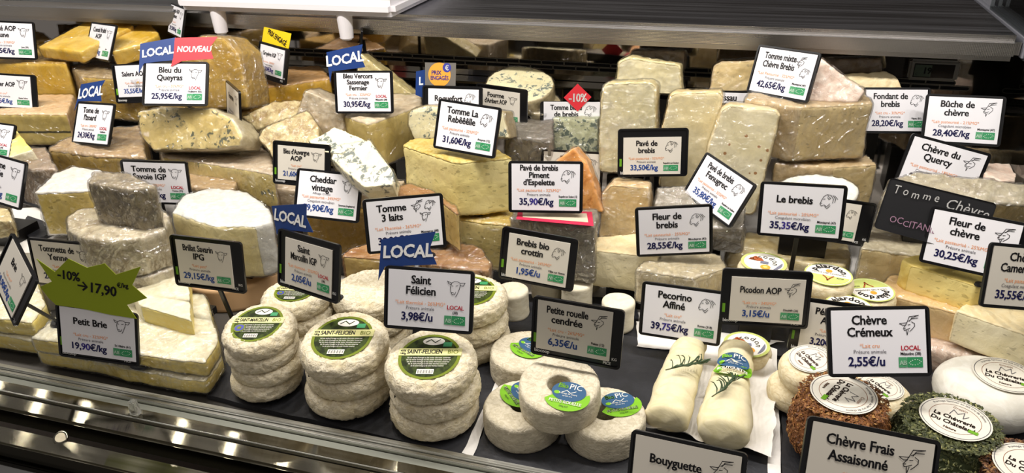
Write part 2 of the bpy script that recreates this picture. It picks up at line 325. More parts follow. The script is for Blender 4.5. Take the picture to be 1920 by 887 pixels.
class Geo:
    def __init__(s): s.V = []; s.F = []; s.M = []
    def add(s, v, f, mi=0):
        o = len(s.V); s.V.extend(map(tuple, v)); s.F.extend(tuple(i+o for i in q) for q in f); s.M.extend([mi]*len(f))
    def text(s, t, x, y, size, wt='b', align='c', maxw=None, mi=0, z=0, sx=.92, fn=None, rot=0, shear=0, wob=0):
        W = text_w(t, wt)*size*sx
        if maxw and W > maxw: sx *= maxw/W; W = maxw
        cx = {'c': -W/2, 'l': 0, 'r': -W}[align]
        cr, sr = math.cos(rot), math.sin(rot)
        for ch in t:
            g = GL.get((wt, ch))
            if g is None: continue
            if len(g[0]):
                v = g[0]*[size*sx, size]; v[:, 0] += cx+shear*v[:, 1]
                if wob: v[:, 1] = v[:, 1]*(1+wob*random.uniform(-.5, .5))+random.uniform(-wob, wob)*size*.3
                v = np.stack([v[:, 0]*cr-v[:, 1]*sr+x, v[:, 0]*sr+v[:, 1]*cr+y], 1)
                if fn is not None: v3 = fn(v)
                else: v3 = np.column_stack([v, np.full(len(v), z)])
                s.add(v3, g[1], mi)
            cx += g[2]*size*sx
    def rect(s, x0, x1, y0, y1, z=0, mi=0): s.add([(x0, y0, z), (x1, y0, z), (x1, y1, z), (x0, y1, z)], [(0, 1, 2, 3)], mi)
    def poly(s, pts, z=0, mi=0): s.add([(p[0], p[1], z) for p in pts], [tuple(range(len(pts)))], mi)
    def disc(s, x, y, rx, ry=None, z=0, mi=0, n=40): ry = ry or rx; s.poly([(x+rx*math.cos(a), y+ry*math.sin(a)) for a in np.linspace(0, 2*math.pi, n, endpoint=False)], z, mi)
    def ring(s, x, y, r1, r2, z=0, mi=0, n=48):
        a = np.linspace(0, 2*math.pi, n, endpoint=False)
        s.add([(x+r1*math.cos(t), y+r1*math.sin(t), z) for t in a]+[(x+r2*math.cos(t), y+r2*math.sin(t), z) for t in a], [(i, (i+1) % n, n+(i+1) % n, n+i) for i in range(n)], mi)
    def line(s, pts, wd, z=0, mi=0):
        pts = [np.array(p, float) for p in pts]
        for a, b in zip(pts[:-1], pts[1:]):
            d = b-a; L = np.linalg.norm(d)
            if L < 1e-9: continue
            d = d/L; n = np.array([-d[1], d[0]])*wd/2; a2 = a-d*wd*.3; b2 = b+d*wd*.3
            s.poly([a2-n, b2-n*.8, b2+n*.8, a2+n], z, mi)
    def arctext(s, t, x, y, r, a0, size, wt='b', z=0, mi=0, inward=False):
        W = text_w(t, wt)*size*.95; a = a0+W/2/r*(-1 if inward else 1)
        for ch in t:
            g = GL.get((wt, ch))
            if g is None: continue
            ad = g[2]*size*.95; am = a-(ad/2/r)*(-1 if inward else 1)
            if len(g[0]):
                v = g[0]*size; v[:, 0] -= g[2]*size/2; th = am-math.pi/2 if not inward else am+math.pi/2
                ox, oy = x+r*math.cos(am), y+r*math.sin(am)
                v = np.stack([v[:, 0]*math.cos(th)-v[:, 1]*math.sin(th)+ox, v[:, 0]*math.sin(th)+v[:, 1]*math.cos(th)+oy], 1)
                s.add(np.column_stack([v, np.full(len(v), z)]), g[1], mi)
            a -= ad/r*(-1 if inward else 1)
    def mesh(s, name): return mk(name, s.V, s.F, s.M)

# ------------------------------------------------------------------ the display case (structure)
WB = 1.50
def st_box(n, *a, **k): return struct(box(n, *a, **k))
st_box('floor', -4, 4, -2, 6, -1.02, -1.0, plain('floor_tile', '6a5a4c', .5))
deck = st_box('trim_1', -2.6, .62, .652, 1.62, -.030, -.008, plain('deck_dark', '45423e', .5))
st_box('wall_back', -2.6, .62, WB, WB+.02, -.03, .335, MIRROR)
# overhead steel shelf with rolled lip
lip = box('trim_2', -2.6, .40, 1.35, 2.15, .327, .367, [STEELD, STEELLIP], bev=.010, seg=6); struct(lip)
for p in lip.data.polygons:
    if p.normal.y < -.25: p.material_index = 1
st_box('trim_3', .402, .47, 1.35, 2.15, .33, .366, plain('rim_grey', '8e8f98', .35), bev=.004)
st_box('trim_4', -2.6, .62, 1.455, 1.497, .212, .217, STEEL, bev=.001)
# front rail : aluminium profile, steel channel, bull-nose, gap and lower strip
st_box('trim_5', -2.6, .9, .643, .652, -.03, .0035, ALU, bev=.0015)
st_box('trim_6', -2.6, .9, .6365, .6425, -.03, .001, ALU, bev=.001)
st_box('trim_7', -2.6, .9, .624, .636, -.03, -.004, plain('seal_grey', '77796f', .45), bev=.001)
st_box('trim_8', -2.6, .9, .6065, .6235, -.03, -.001, STEEL, bev=.001)
st_box('trim_9', -2.6, .9, .6035, .6055, -.03, .001, ALU, bev=.0006)
st_box('trim_10', -2.6, .9, .577, .6025, -.03, -.002, STEEL, bev=.003)
st_box('trim_11', -2.6, .9, .55, .5765, -.12, -.06, DARK)
st_box('trim_12', -2.6, .9, .523, .5495, -.12, -.002, STEEL, bev=.002)
st_box('trim_13', -2.6, .9, .46, .5225, -.5, -.03, CASEBLACK, bev=.004)
st_box('trim_14', -2.6, .9, .30, .4595, -1., -.12, plain('case_front', '1a1512', .4))
# air slots in the rear wall
def slot_mesh():
    g = Geo(); L, r = .0205, .0030
    def cap(rr, n=8): return [(L*sgn-0+rr*math.cos(a), rr*math.sin(a)) for sgn, a0 in ((1, -math.pi/2), (-1, math.pi/2)) for a in np.linspace(a0, a0+math.pi, n)]
    o = cap(r+.0014); i = cap(r); n = len(o)
    g.add([(p[0], -.0012, p[1]) for p in o]+[(p[0], -.0012, p[1]) for p in i]+[(p[0], .006, p[1]) for p in i], [(k, (k+1) % n, n+(k+1) % n, n+k) for k in range(n)]+[(n+k, n+(k+1) % n, 2*n+(k+1) % n, 2*n+k) for k in range(n)], 0)
    g.add([(p[0], -.0002, p[1]) for p in i], [tuple(range(n))], 1)
    return g.mesh('vent_slot')
sm = slot_mesh(); wall = bpy.data.objects['wall_back']
for row, (zz, off) in enumerate(((.252, 0), (.243, .024))):
    for k in range(35):
        x = -1.22+off+k*.047
        if x > .37: continue
        o = link('vent_slot', sm, [SLOTRIM, DARK], wall, smooth=False); o.location = (x, WB-.0005, zz)
# thermometer
tp = aty(1750, 132, WB-.006); th = bpy.data.objects.new('thermometer', None); COL.objects.link(th); th.location = tuple(tp)
tag(th, 'small digital thermometer with a pale bezel on the steel rear wall', 'thermometer')
o = box('bezel', -.040, .040, -.004, .0055, -.0185, .0185, plain('bezel_grey', 'a9a69e', .4), th, bev=.004, seg=3)
o = box('display', -.032, .032, -.0052, -.004, -.012, .012, [plain('lcd_dark', '2e2a26', .15)], th)
o = box('lcd_screen', -.031, -.004, -.0058, -.0052, -.0105, .0105, plain('lcd_green', '6b7a6c', .2), th)
g = Geo(); g.text('19', -.011, -.005, .016, 'b'); g.text('C', -.027, -.008, .006, 'r'); o = link('digits', g.mesh('digits'), INK, th, smooth=False); o.rotation_euler = (math.pi/2, 0, 0); o.location = (0, -.0060, 0)
# white tray on the shelf, feet hanging over the lip
tr = bpy.data.objects.new('serving_board', None); COL.objects.link(tr); tr.location = (-.9, 1.5, .37); tag(tr, 'white plastic board with round feet on the steel shelf', 'board')
a = aty(330, 16, 1.305); b_ = aty(738, 27, 1.305)
o = box('board', a[0]-.0+.9, b_[0]+.9, 1.305-1.5, .30, .0, .030, PLASTW, tr, bev=.010, seg=4)
for (u, v) in ((416, 63), (651, 74)):
    f = aty(u, v, 1.328); bm = bmesh.new(); bmesh.ops.create_cone(bm, cap_ends=True, segments=28, radius1=.0125, radius2=.0165, depth=.390-f[2])
    for vv in bm.verts: vv.co.z += (.390-f[2])/2+f[2]
    bmesh.ops.bevel(bm, geom=[e for e in bm.edges if len(e.link_faces) == 2 and abs(e.verts[0].co.z-e.verts[1].co.z) < 1e-5], offset=.003, segments=3, affect='EDGES')
    me = bpy.data.meshes.new('foot'); bm.to_mesh(me); bm.free(); o = link('foot', me, PLASTW, tr, smooth=False); o.location = (f[0]+.9, 1.328-1.5, -.37)
# glass end panel, wooden top beyond
g = Geo(); prof = [(1.60, -.03), (.72, -.03), (.74, .10), (.86, .22), (1.02, .31), (1.16, .37), (1.27, .415), (1.35, .43), (1.60, .43)]
x0 = .405; n = len(prof); g.add([(x0, p[0], p[1]) for p in prof]+[(x0+.006, p[0], p[1]) for p in prof], [tuple(range(n)), tuple(range(2*n-1, n-1, -1))]+[(i, i+n, (i+1) % n+n, (i+1) % n) for i in range(n)])
gl = link('glass_end_panel', g.mesh('glass'), GLASS, smooth=False); tag(gl, 'curved clear glass panel closing the right end of the case', 'glass panel')
_m = N('counter_wood'); _m.l(_m.mix(_m.rng(_m.noise(3, 4, .6, 1, (1, 12, 12)), .3, .7), lin('8a5a34'), lin('b98556')), _m.b.inputs['Base Color']); _m.b.inputs['Roughness'].default_value = .5
o = box('counter_top', .56, 1.6, 1.60, 2.6, .30, .35, _m.m, bev=.004); tag(o, 'brown wooden counter top beyond the right end of the case', 'counter')
st_box('wall_rear', -4.5, 3, 3.2, 3.3, -1, 2.6, plain('rear_wall', '3a322c', .6))

# slates and paper on the deck
def slab(name, pts, z0, z1, mat, label=None, cat=None, jag=.0015, group=None):
    ps = [atz(u, v, z1)[:2] for u, v in pts]; q = []
    for i in range(len(ps)):
        a, b = ps[i], ps[(i+1) % len(ps)]
        for k in range(14): q.append(a+(b-a)*k/14+rng.uniform(-jag, jag, 2))
    n = len(q); g = Geo(); g.add([(p[0], p[1], z1) for p in q]+[(p[0], p[1], z0) for p in q], [tuple(range(n)), tuple(range(2*n-1, n-1, -1))]+[(i, (i+1) % n, n+(i+1) % n, n+i) for i in range(n)])
    o = link(name, g.mesh(name), mat, smooth=False)
    bm = bmesh.new(); bm.from_mesh(o.data); bmesh.ops.recalc_face_normals(bm, faces=bm.faces[:]); bm.to_mesh(o.data); bm.free()
    if label: tag(o, label, cat, group)
    return o
SLN = 'slate_tile'
slab(SLN, [(385, 740), (868, 855), (944, 692), (925, 560), (520, 520)], -.0075, 0, SLATE, 'dark slate tile under the wrinkled round cheese stacks', 'slate')
slab(SLN, [(884, 858), (985, 882), (1445, 984), (1452, 668), (1170, 628), (1000, 590), (955, 600), (945, 720)], -.0075, 0, SLATE, 'dark slate tile under the ring cheeses and rosemary logs', 'slate')
slab(SLN, [(1466, 975), (2060, 1080), (2010, 740), (1700, 690), (1466, 650)], -.0075, 0, SLATE, 'dark slate tile under the seasoned round cheeses on the right', 'slate')
slab(SLN, [(925, 610), (1205, 640), (1190, 560), (930, 548)], -.0077, -.002, SLATE, 'dark slate tile under the small white goat cylinders', 'slate')
slab(SLN, [(1362, 655), (1475, 668), (1640, 690), (1640, 600), (1340, 590)], -.0077, -.002, SLATE, 'dark slate tile beneath the small flat goat discs', 'slate')
slab('deck_paper', [(560, 588), (1180, 628), (1850, 660), (1960, 420), (900, 300), (200, 380)], -.0079, -.0074, PAPER, 'wide white printed paper lining the middle of the deck', 'paper', .0008)
# ------------------------------------------------------------------ cheese blocks
JOBS = []
def ell(cu, cv, rx, ry, n=28): return [(cu+rx*math.sin(a), cv+ry*math.cos(a)) for a in np.linspace(0, 2*math.pi, n, endpoint=False)]
def block(label, mat, pts, y=None, h=.05, tilt=0, yaw=0, z=None, rinds='all', top=True, film=None, smooth=4, lump=.0018, stack=1, cat='cheese', group=None, name='cheese_wedge', dome=0, slabels=None, vox=None):
    t, w_ = math.radians(tilt), math.radians(yaw)
    n = np.array([math.sin(t)*math.sin(w_), -math.sin(t)*math.cos(w_), math.cos(t)])
    X = np.array([math.cos(w_), math.sin(w_), 0]); Y = np.cross(n, X)
    p0 = atz(*pts[0], z) if z is not None else aty(*pts[0], y)
    W3 = [atplane(u, v, p0, n) for u, v in pts]; cen = np.mean(W3, 0)
    L2 = np.array([[np.dot(q-cen, X), np.dot(q-cen, Y)] for q in W3])
    ar = sum(L2[i][0]*L2[(i+1) % len(L2)][1]-L2[(i+1) % len(L2)][0]*L2[i][1] for i in range(len(L2)))
    idx = list(range(len(L2)))
    if ar < 0: L2 = L2[::-1]; idx = idx[::-1]
    for s in range(stack):
        off = -n*(h+.0015)*s
        rot = 0 if s == 0 else random.uniform(-.06, .06)
        lab = label if s == 0 else (slabels[s-1] if slabels else label+' , lower one')
        JOBS.append(dict(label=lab, mat=mat, L2=L2*(1+.02*s), h=h, mw=frame_mat(X, Y, n, cen+off) @ Matrix.Rotation(rot, 4, 'Z'), rinds=rinds, idx=idx, top=top if s == 0 else True, film=film, smooth=smooth, lump=lump, cat=cat, group=group, name=name, dome=dome, vox=vox))
B = block
exec_blocks = []
# --- rear left
B('long pale gold slab lying flat on the big yellow block, rear left', 'comte', [(150,97),(70,88),(172,33),(243,37),(250,48)], y=1.25, h=.025, tilt=12, rinds=[3], top=False, film='FILM', name='cheese_slab')
B('pointed yellow slab behind the small narrow sign, right of the long pale gold slab', 'comte', [(208,98),(205,70),(279,38),(299,64),(262,84)], y=1.27, h=.033, tilt=12, rinds=[2], top=False, film='FILM', name='cheese_slab')
B('large smooth yellow block at the far left rear edge', 'comte', [(124,118),(-90,118),(-90,90),(95,90),(132,100)], y=1.26, h=.11, rinds=[1], film='FILM', name='cheese_block')
B('crusty wrapped golden block behind the second sign of the rear left', 'salers', [(150,142),(131,124),(170,108),(275,97),(295,118),(262,150)], y=1.23, h=.09, film='FILMH', name='cheese_block', rinds=[0,1,2,3])
B('tall golden cheese quarter with rounded shoulder wrapped in film', 'comtetop', [(345,205),(335,92),(375,68),(420,72),(448,100),(462,170),(466,203)], y=1.17, h=.07, tilt=78, rinds=[1,2,3,4,5], top=False, film='FILMH', smooth=7, name='cheese_quarter')
B('flat golden slab beneath the tall cheese quarter', 'comte', [(470,210),(300,210),(300,186),(470,182)], y=1.20, h=.06, rinds=[1,2,3], film='FILM', name='cheese_slab')
B('pale cheese with a dark ash line through its middle', 'morbier', [(126,214),(-90,214),(-90,178),(140,176)], y=1.13, h=.065, rinds=[1,2,3], film='FILM', name='cheese_block')
B('brown crusted wedge carrying the left blue flagged sign', 'tome', [(180,292),(90,279),(160,243),(268,234),(272,295)], y=1.0, h=.07, rinds=[1,2], film='FILMH', lump=.003)
B('small yellow triangular wedge at the left edge', 'brie', [(61,282),(15,296),(28,241)], y=.97, h=.03, tilt=15, top=False, rinds=[0])
B('grey brown wrapped wedge behind the left edge sign', 'brownwrap', [(58,318),(22,300),(38,280),(86,275),(107,318)], y=.93, h=.09, film='FILMG', lump=.004, smooth=6)
B('wedge with floury white top and yellow holed paste, left', 'whitetop', [(160,358),(64,361),(100,325),(135,313),(190,318),(205,348)], y=.86, h=.075, rinds=[1,2,3,4], film='FILM')
B('small wrapped amber piece at the left edge below the wedges', 'bark', [(25,415),(-40,415),(-40,372),(10,362)], y=.80, h=.03, film='FILM')
B('grey mottled tomme block wrapped in crinkled film atop a grey wheel', 'greytomme', [(252,357),(163,343),(176,323),(242,326),(290,350)], y=.815, h=.076, tilt=0, film='FILMG', smooth=5, name='cheese_block', lump=.003)
B('grey mottled tomme wheel under the grey wrapped block', 'greywheel', [(205,452),(158,448),(124,432),(122,408),(160,388),(235,380),(295,384),(318,405),(310,430),(262,447)], y=.775, h=.062, stack=2, film='FILMG', smooth=6, name='tomme_cheese', lump=.003, slabels=['lower grey tomme wheel at the base of the grey stack'])
B('large white topped half wheel wrapped in film above the round wooden box', 'brillat', [(400,424),(318,398),(345,362),(400,348),(465,357),(505,390),(512,415),(480,424)], y=.87, h=.092, rinds=[1,2,3,4,5,6], film='FILM', smooth=14, name='half_wheel')
B('soft brie wedge with grooved white rind lying on top, left front', 'brie', [(360,602),(263,573),(243,545),(352,506)], y=.722, h=.034, tilt=0, rinds=[1], top=True, smooth=3)
B('upper wrapped brie slab beneath the grooved wedge', 'brie', [(330,676),(58,634),(105,590),(250,545),(385,552),(412,640),(385,680)], y=.668, h=.024, stack=2, rinds=[1,2,3], film='FILMH', name='brie_slab', slabels=['lower wrapped brie slab beside the front rail'])
B('upper brie wedge at the left edge near the leaning brie sign', 'brie', [(60,606),(-70,588),(-70,480),(5,440),(42,440),(85,570)], y=.684, h=.026, stack=2, rinds=[1,2,3], film='FILM', slabels=['lower brie wedge at the left edge of the front rail'])
# --- mid left
B('golden half wheel with blue veins under the red and blue flagged sign', 'blueq', [(285,283),(262,255),(258,210),(300,200),(400,203),(437,222),(456,255),(450,274),(400,281)], y=1.035, h=.06, tilt=62, top=False, film='FILM', smooth=5, name='half_wheel')
B('beige blue veined wedge beneath the golden blue half wheel', 'bluelow', [(478,320),(300,292),(300,268),(470,262),(508,288),(515,328)], y=1.03, h=.065, rinds=[1,2,3,4], film='FILMH', smooth=4)
B('pinkish crusted tomme behind the tomme sign', 'tome', [(440,356),(335,350),(335,325),(400,316),(448,332)], y=1.0, h=.06, film='FILMH', lump=.003)
B('long golden block with tan top beneath the yellow tagged sign', 'gruyere', [(452,170),(446,160),(520,125),(600,122),(621,146)], y=1.25, h=.085, rinds=[1,2], film='FILM', name='cheese_block')
B('upper bark rinded slab of the leaning pair', 'bark', [(478,243),(455,220),(515,189),(572,187),(568,216)], y=1.13, h=.05, tilt=38, film='FILM', lump=.003, name='cheese_slab')
B('lower bark rinded slab of the leaning pair', 'bark', [(512,296),(484,258),(492,243),(575,208),(597,235),(598,268)], y=1.055, h=.05, tilt=38, film='FILM', lump=.003, name='cheese_slab')
B('pointed film wrapped wedge rising behind the bark rinded slabs', 'vercors', [(556,222),(572,169),(642,200),(645,255),(590,262)], y=1.145, h=.05, tilt=78, film='FILMH', smooth=4)
B('beige block with two cut faces under the three line sign', 'vercors', [(692,232),(595,200),(650,178),(790,175),(792,196)], y=1.12, h=.085, rinds=[1,2,3], film='FILM', name='cheese_block')
B('tall narrow streaked triangle behind the three line sign', 'streakw', [(668,196),(672,98),(782,184),(752,204)], y=1.30, h=.04, tilt=76, film='FILM')
B('creamy blue triangle wedge, rear of the two', 'bluew', [(604,284),(576,264),(628,236),(690,262),(640,288)], y=1.0, h=.032, tilt=22, top=False, rinds=[1])
B('white blue veined triangle wedge in front of the creamy one', 'bluew', [(682,352),(618,296),(636,270),(694,262),(740,325),(736,347)], y=.95, h=.035, tilt=30, top=False, rinds=[1], film='FILM')
B('beige blue veined block below the black framed blue sign', 'bluelow', [(556,358),(496,352),(508,330),(590,328)], y=1.03, h=.06, film='FILM', name='cheese_block')
B('cream block beneath the white blue veined triangle', 'vercors', [(745,362),(650,366),(665,342),(760,338)], y=1.06, h=.06, film='FILM', name='cheese_block')
B('amber cheddar block below the cheddar sign', 'cheddar', [(690,402),(572,398),(575,375),(700,375)], y=1.02, h=.085, film='FILM', name='cheese_block')
B('small brown rinded wedge behind the three milk sign', 'trois', [(826,378),(728,370),(742,352),(768,345),(812,358),(856,385),(860,402)], y=.99, h=.065, rinds=[0,1,2,3], film='FILM')
B('brown rinded wedge with holed beige face under the three milk sign', 'trois', [(722,486),(641,480),(652,466),(690,455),(765,450),(775,474)], y=.92, h=.065, rinds=[1,2,3], film='FILM', smooth=4)
B('big brown crusted half wheel behind the right wrinkled stack', 'brownrind', [(872,505),(806,496),(782,476),(800,454),(850,446),(892,460),(920,490),(918,508)], z=.092, h=.088, film='FILMG', smooth=8, name='half_wheel', lump=.004)
B('large pale holed block with crusty top in the centre', 'rebelle', [(855,305),(753,272),(775,256),(905,262),(960,296)], y=1.03, h=.092, rinds=[1,2], film=None, name='cheese_block')
B('pale cheese block beneath the large centre block', 'rebelle', [(905,418),(800,400),(830,378),(960,372),(985,425)], y=1.035, h=.085, rinds=[1,2,3], film='FILM', name='cheese_block')
B('white blue veined piece behind the two centre signs', 'fourme', [(776,264),(763,232),(768,206),(800,197),(945,208),(956,260)], y=1.13, h=.055, tilt=72, top=False, film='FILM', smooth=5)
B('round blue veined disc with cut face showing, rear centre', 'fourme', ell(975,158,64,34), y=1.30, h=.03, tilt=14, top=False, film='FILM', name='cheese_disc', smooth=3)
B('wrapped blue veined disc half hidden beneath the rear disc', 'fourme', ell(1012,192,40,22), y=1.31, h=.03, tilt=14, film='FILMH', name='cheese_disc')
B('grey foil wrapped block right of the centre signs', 'greyfoil', [(1036,262),(948,258),(955,222),(1036,225)], y=1.19, h=.09, film='FILMG', name='cheese_block', lump=.004)
B('foil wrapped greenish blue cheese block under the red discount diamond', 'sheepblue', [(1036,294),(1036,221),(1122,222),(1121,292)], y=1.285, h=.05, tilt=80, top=False, film='FILMH', name='cheese_block')
B('orange rinded triangular wedge right of the three line white sign', 'orangew', [(1048,402),(1042,302),(1075,276),(1100,305),(1131,398)], y=1.09, h=.045, tilt=72, top=False, film='FILM')
B('grey wrapped block with red bordered paper on top', 'greyfur', [(1117,427),(956,410),(965,390),(1119,394)], y=1.0, h=.095, film='FILMG', name='cheese_block', lump=.003)
# --- pale slabs
B('tall rounded pale slab left of the cream slabs', 'pave', [(1124,324),(1121,240),(1130,162),(1140,155),(1220,153),(1231,162),(1230,325)], y=1.19, h=.045, tilt=80, top=False, film='FILMH', name='cheese_slab', smooth=3)
B('tall smooth cream slab, middle of the three upright ones', 'pave2', [(1236,352),(1238,250),(1256,178),(1268,173),(1350,171),(1356,180),(1346,262),(1335,352)], y=1.19, h=.045, tilt=80, top=False, film='FILM', name='cheese_slab', smooth=3)
B('tall speckled slab with brown seeds, right of the three upright ones', 'fenu', [(1372,402),(1312,396),(1328,270),(1352,205),(1368,196),(1455,206),(1463,216),(1440,310),(1415,403)], y=1.16, h=.045, tilt=80, top=False, film='FILM', name='cheese_slab', smooth=3)
B('pale slab at the back behind the rounded pale slab', 'pave', [(1152,178),(1160,116),(1180,107),(1276,121),(1279,178)], y=1.325, h=.04, tilt=80, top=False, film='FILM', name='cheese_slab')
B('dark wrapped piece under the steel lip at the back', 'brownwrap', [(1176,130),(1184,94),(1284,97),(1281,132)], y=1.40, h=.04, tilt=80, film='FILMH', name='cheese_slab')
B('peach coloured slab below the black sign stem', 'peach', [(1122,445),(1128,362),(1144,346),(1216,351),(1224,445)], y=1.10, h=.05, tilt=80, top=False, film='FILMH', name='cheese_slab')
B('soft cream block in front of the peach slab', 'creamy', [(1215,480),(1107,468),(1120,446),(1195,436),(1245,438),(1235,481)], y=1.02, h=.065, rinds=[1,2,3], name='cheese_block', smooth=5)
B('grey wrapped wedge behind the tilted diamond sign', 'greyfur', [(1395,432),(1228,425),(1232,352),(1330,345),(1400,390)], y=1.08, h=.06, tilt=28, film='FILMG', lump=.004)
# --- right rear
B('large beige wrapped block below the two animal sign', 'beige', [(1500,201),(1396,185),(1408,172),(1620,162),(1637,194)], y=1.2, h=.088, film='FILMH', name='cheese_block', rinds=[0,1,2,3], smooth=5)
B('white rinded triangle rising behind the large beige block', 'pink', [(1508,190),(1525,118),(1540,108),(1622,170),(1608,192)], y=1.235, h=.03, tilt=65, film='FILM')
B('beige upright slab at the back left of the two animal sign', 'beige', [(1330,172),(1338,125),(1352,115),(1425,112),(1430,172)], y=1.36, h=.04, tilt=80, film='FILM', top=False, name='cheese_slab')
B('pale rounded slab at the back left of the thermometer', 'creamy', [(1595,170),(1580,140),(1663,132),(1680,142),(1695,166)], y=1.38, h=.04, tilt=62, film=None, name='cheese_slab')
B('dark wrapped piece at the back under the lip left of the thermometer', 'brownwrap', [(1545,138),(1548,112),(1652,109),(1655,138)], y=1.42, h=.03, tilt=82, film='FILM', name='cheese_slab')
B('second beige wrapped block beneath the large beige block', 'beige', [(1560,314),(1450,307),(1475,292),(1625,290),(1646,308)], y=1.21, h=.07, film='FILM', name='cheese_block', rinds=[0,1,2,3])
B('round white rinded cheese behind the le brebis sign', 'white', ell(1530,360,80,34), y=1.12, h=.028, tilt=36, film='FILM', name='cheese_disc')
B('long rounded cream loaf under the le brebis sign', 'loaf', [(1575,508),(1480,486),(1364,474),(1362,450),(1400,432),(1590,456),(1598,486)], y=1.10, h=.05, film='FILM', name='cheese_loaf', smooth=12)
B('crinkly wrapped wedge in front of the fleur de brebis sign', 'pecor', [(1300,522),(1192,506),(1215,482),(1280,465),(1352,478),(1364,502)], y=.985, h=.055, film='FILMG', rinds=[1,2,3])
B('large wrapped goat wedge behind the black slate sign', 'chevrew', [(1850,380),(1655,374),(1668,337),(1720,319),(1930,345),(1975,388)], y=1.11, h=.065, tilt=26, film='FILMG', rinds=[1,2,3], smooth=5)
B('wrapped beige goat piece below the black slate sign', 'chevrew', [(1735,482),(1612,464),(1640,418),(1800,425),(1845,480)], y=1.09, h=.06, film='FILM', rinds=[1,2])
B('yellow holed wedge under the fleur de chevre sign', 'yellowg', [(1830,536),(1706,497),(1690,486),(1725,477),(1860,500),(1900,528)], y=1.0, h=.042, rinds=[1,2], smooth=5)
B('flat tan wrapped cheese beneath the yellow holed wedge', 'tan', [(1800,588),(1640,545),(1668,514),(1800,528),(1870,556)], y=.99, h=.05, film='FILM', rinds=[1,2])
B('white block at the right edge under the right edge sign', 'creamy', [(1965,642),(1793,582),(1835,548),(2010,560)], y=.93, h=.05, rinds=[1,2], name='cheese_block', smooth=4)
B('pale wrapped cheese beneath the white block at the right edge', 'pink', [(1960,694),(1690,646),(1712,600),(1985,640)], z=.033, h=.038, film='FILMH', lump=.003)
B('pinkish white small cheese right of the quercy sign', 'pink', [(1880,338),(1845,326),(1850,306),(1895,306),(1908,325),(1905,338)], y=1.21, h=.06, smooth=7, name='cheese_disc')
B('cream wedge in the glass corner below the buche sign', 'beige', [(1840,310),(1700,300),(1740,270),(1880,280)], y=1.32, h=.08, film='FILMG')
B('small pale wedge behind the far left rear sign', 'comte', [(95,74),(60,78),(62,57),(82,62)], y=1.42, h=.03, tilt=10, film='FILM')

for j in JOBS:
    L2, h = j['L2'], j['h']; n = len(L2)
    g = Geo(); g.add([(p[0], p[1], 0) for p in L2]+[(p[0], p[1], -h) for p in L2], [tuple(range(n)), tuple(range(2*n-1, n-1, -1))]+[(i, n+i, n+(i+1) % n, (i+1) % n) for i in range(n)])
    me = g.mesh('tmp'); o = bpy.data.objects.new('tmp', me); COL.objects.link(o); j['tmp'] = o
    md = np.ptp(L2, 0).max(); vox = j['vox'] or min(.0042, max(.0026, md/48))
    r = o.modifiers.new('r', 'REMESH'); r.mode = 'VOXEL'; r.voxel_size = vox
    s = o.modifiers.new('s', 'SMOOTH'); s.factor = .5; s.iterations = j['smooth']
dg = bpy.context.evaluated_depsgraph_get(); CHE = []
for k, j in enumerate(JOBS):
    me = bpy.data.meshes.new_from_object(j['tmp'].evaluated_get(dg)); v = getv(me); L2, h = j['L2'], j['h']; n = len(L2)
    d = np.full(len(v), .05)
    if j['top']: d = np.minimum(d, np.abs(v[:, 2]))
    if j['top'] or j['rinds'] == 'all': d = np.minimum(d, np.abs(v[:, 2]+h))
    for i in range(n):
        orig = j['idx'][i] if j['idx'][0] == 0 else j['idx'][(i+1) % n]
        if j['rinds'] != 'all' and orig not in j['rinds']: continue
        a, b = L2[i], L2[(i+1) % n]; e = (b-a)/np.linalg.norm(b-a); nn = np.array([-e[1], e[0]])
        t = np.clip((v[:, :2]-a) @ e, 0, np.linalg.norm(b-a)); dd = np.linalg.norm(v[:, :2]-(a+np.outer(t, e)), axis=1); d = np.minimum(d, dd)
    attr(me, 'rd', d); attr(me, 'hz', v[:, 2])
    nrm = getn(me); q = v+k*7.3
    soft = v+nrm*((fbm(q*22, k)-.5)*2*j['lump']*1.6)[:, None]
    rind = np.clip(1-d/.004, 0, 1)
    nv = soft+nrm*((fbm(q*130, k+9, 2)-.5)*2*(.0004+.0011*rind))[:, None]
    if j['film']:
        fm = me.copy(); cr = np.abs(fbm(q*75, k+5, 3)-.5)*2
        fv = soft+nrm*(.0016+cr*.0028)[:, None]; setv(fm, fv)
    setv(me, nv); me.materials.clear()
    for nm in ('tmp',): pass
    o = link(j['name'], me, CM[j['mat']], None, j['mw']); me.name = j['name']; tag(o, j['label'], j['cat'], j['group']); j['obj'] = o; CHE.append(o)
    if j['film']:
        fm.materials.clear(); f = link('plastic_wrap', fm, {'FILM': FILM, 'FILMH': FILMH, 'FILMG': FILMG}[j['film']]); f.parent = o; fm.name = 'plastic_wrap'
        f['label'] = 'clear crinkled film'
    bpy.data.objects.remove(j['tmp'])

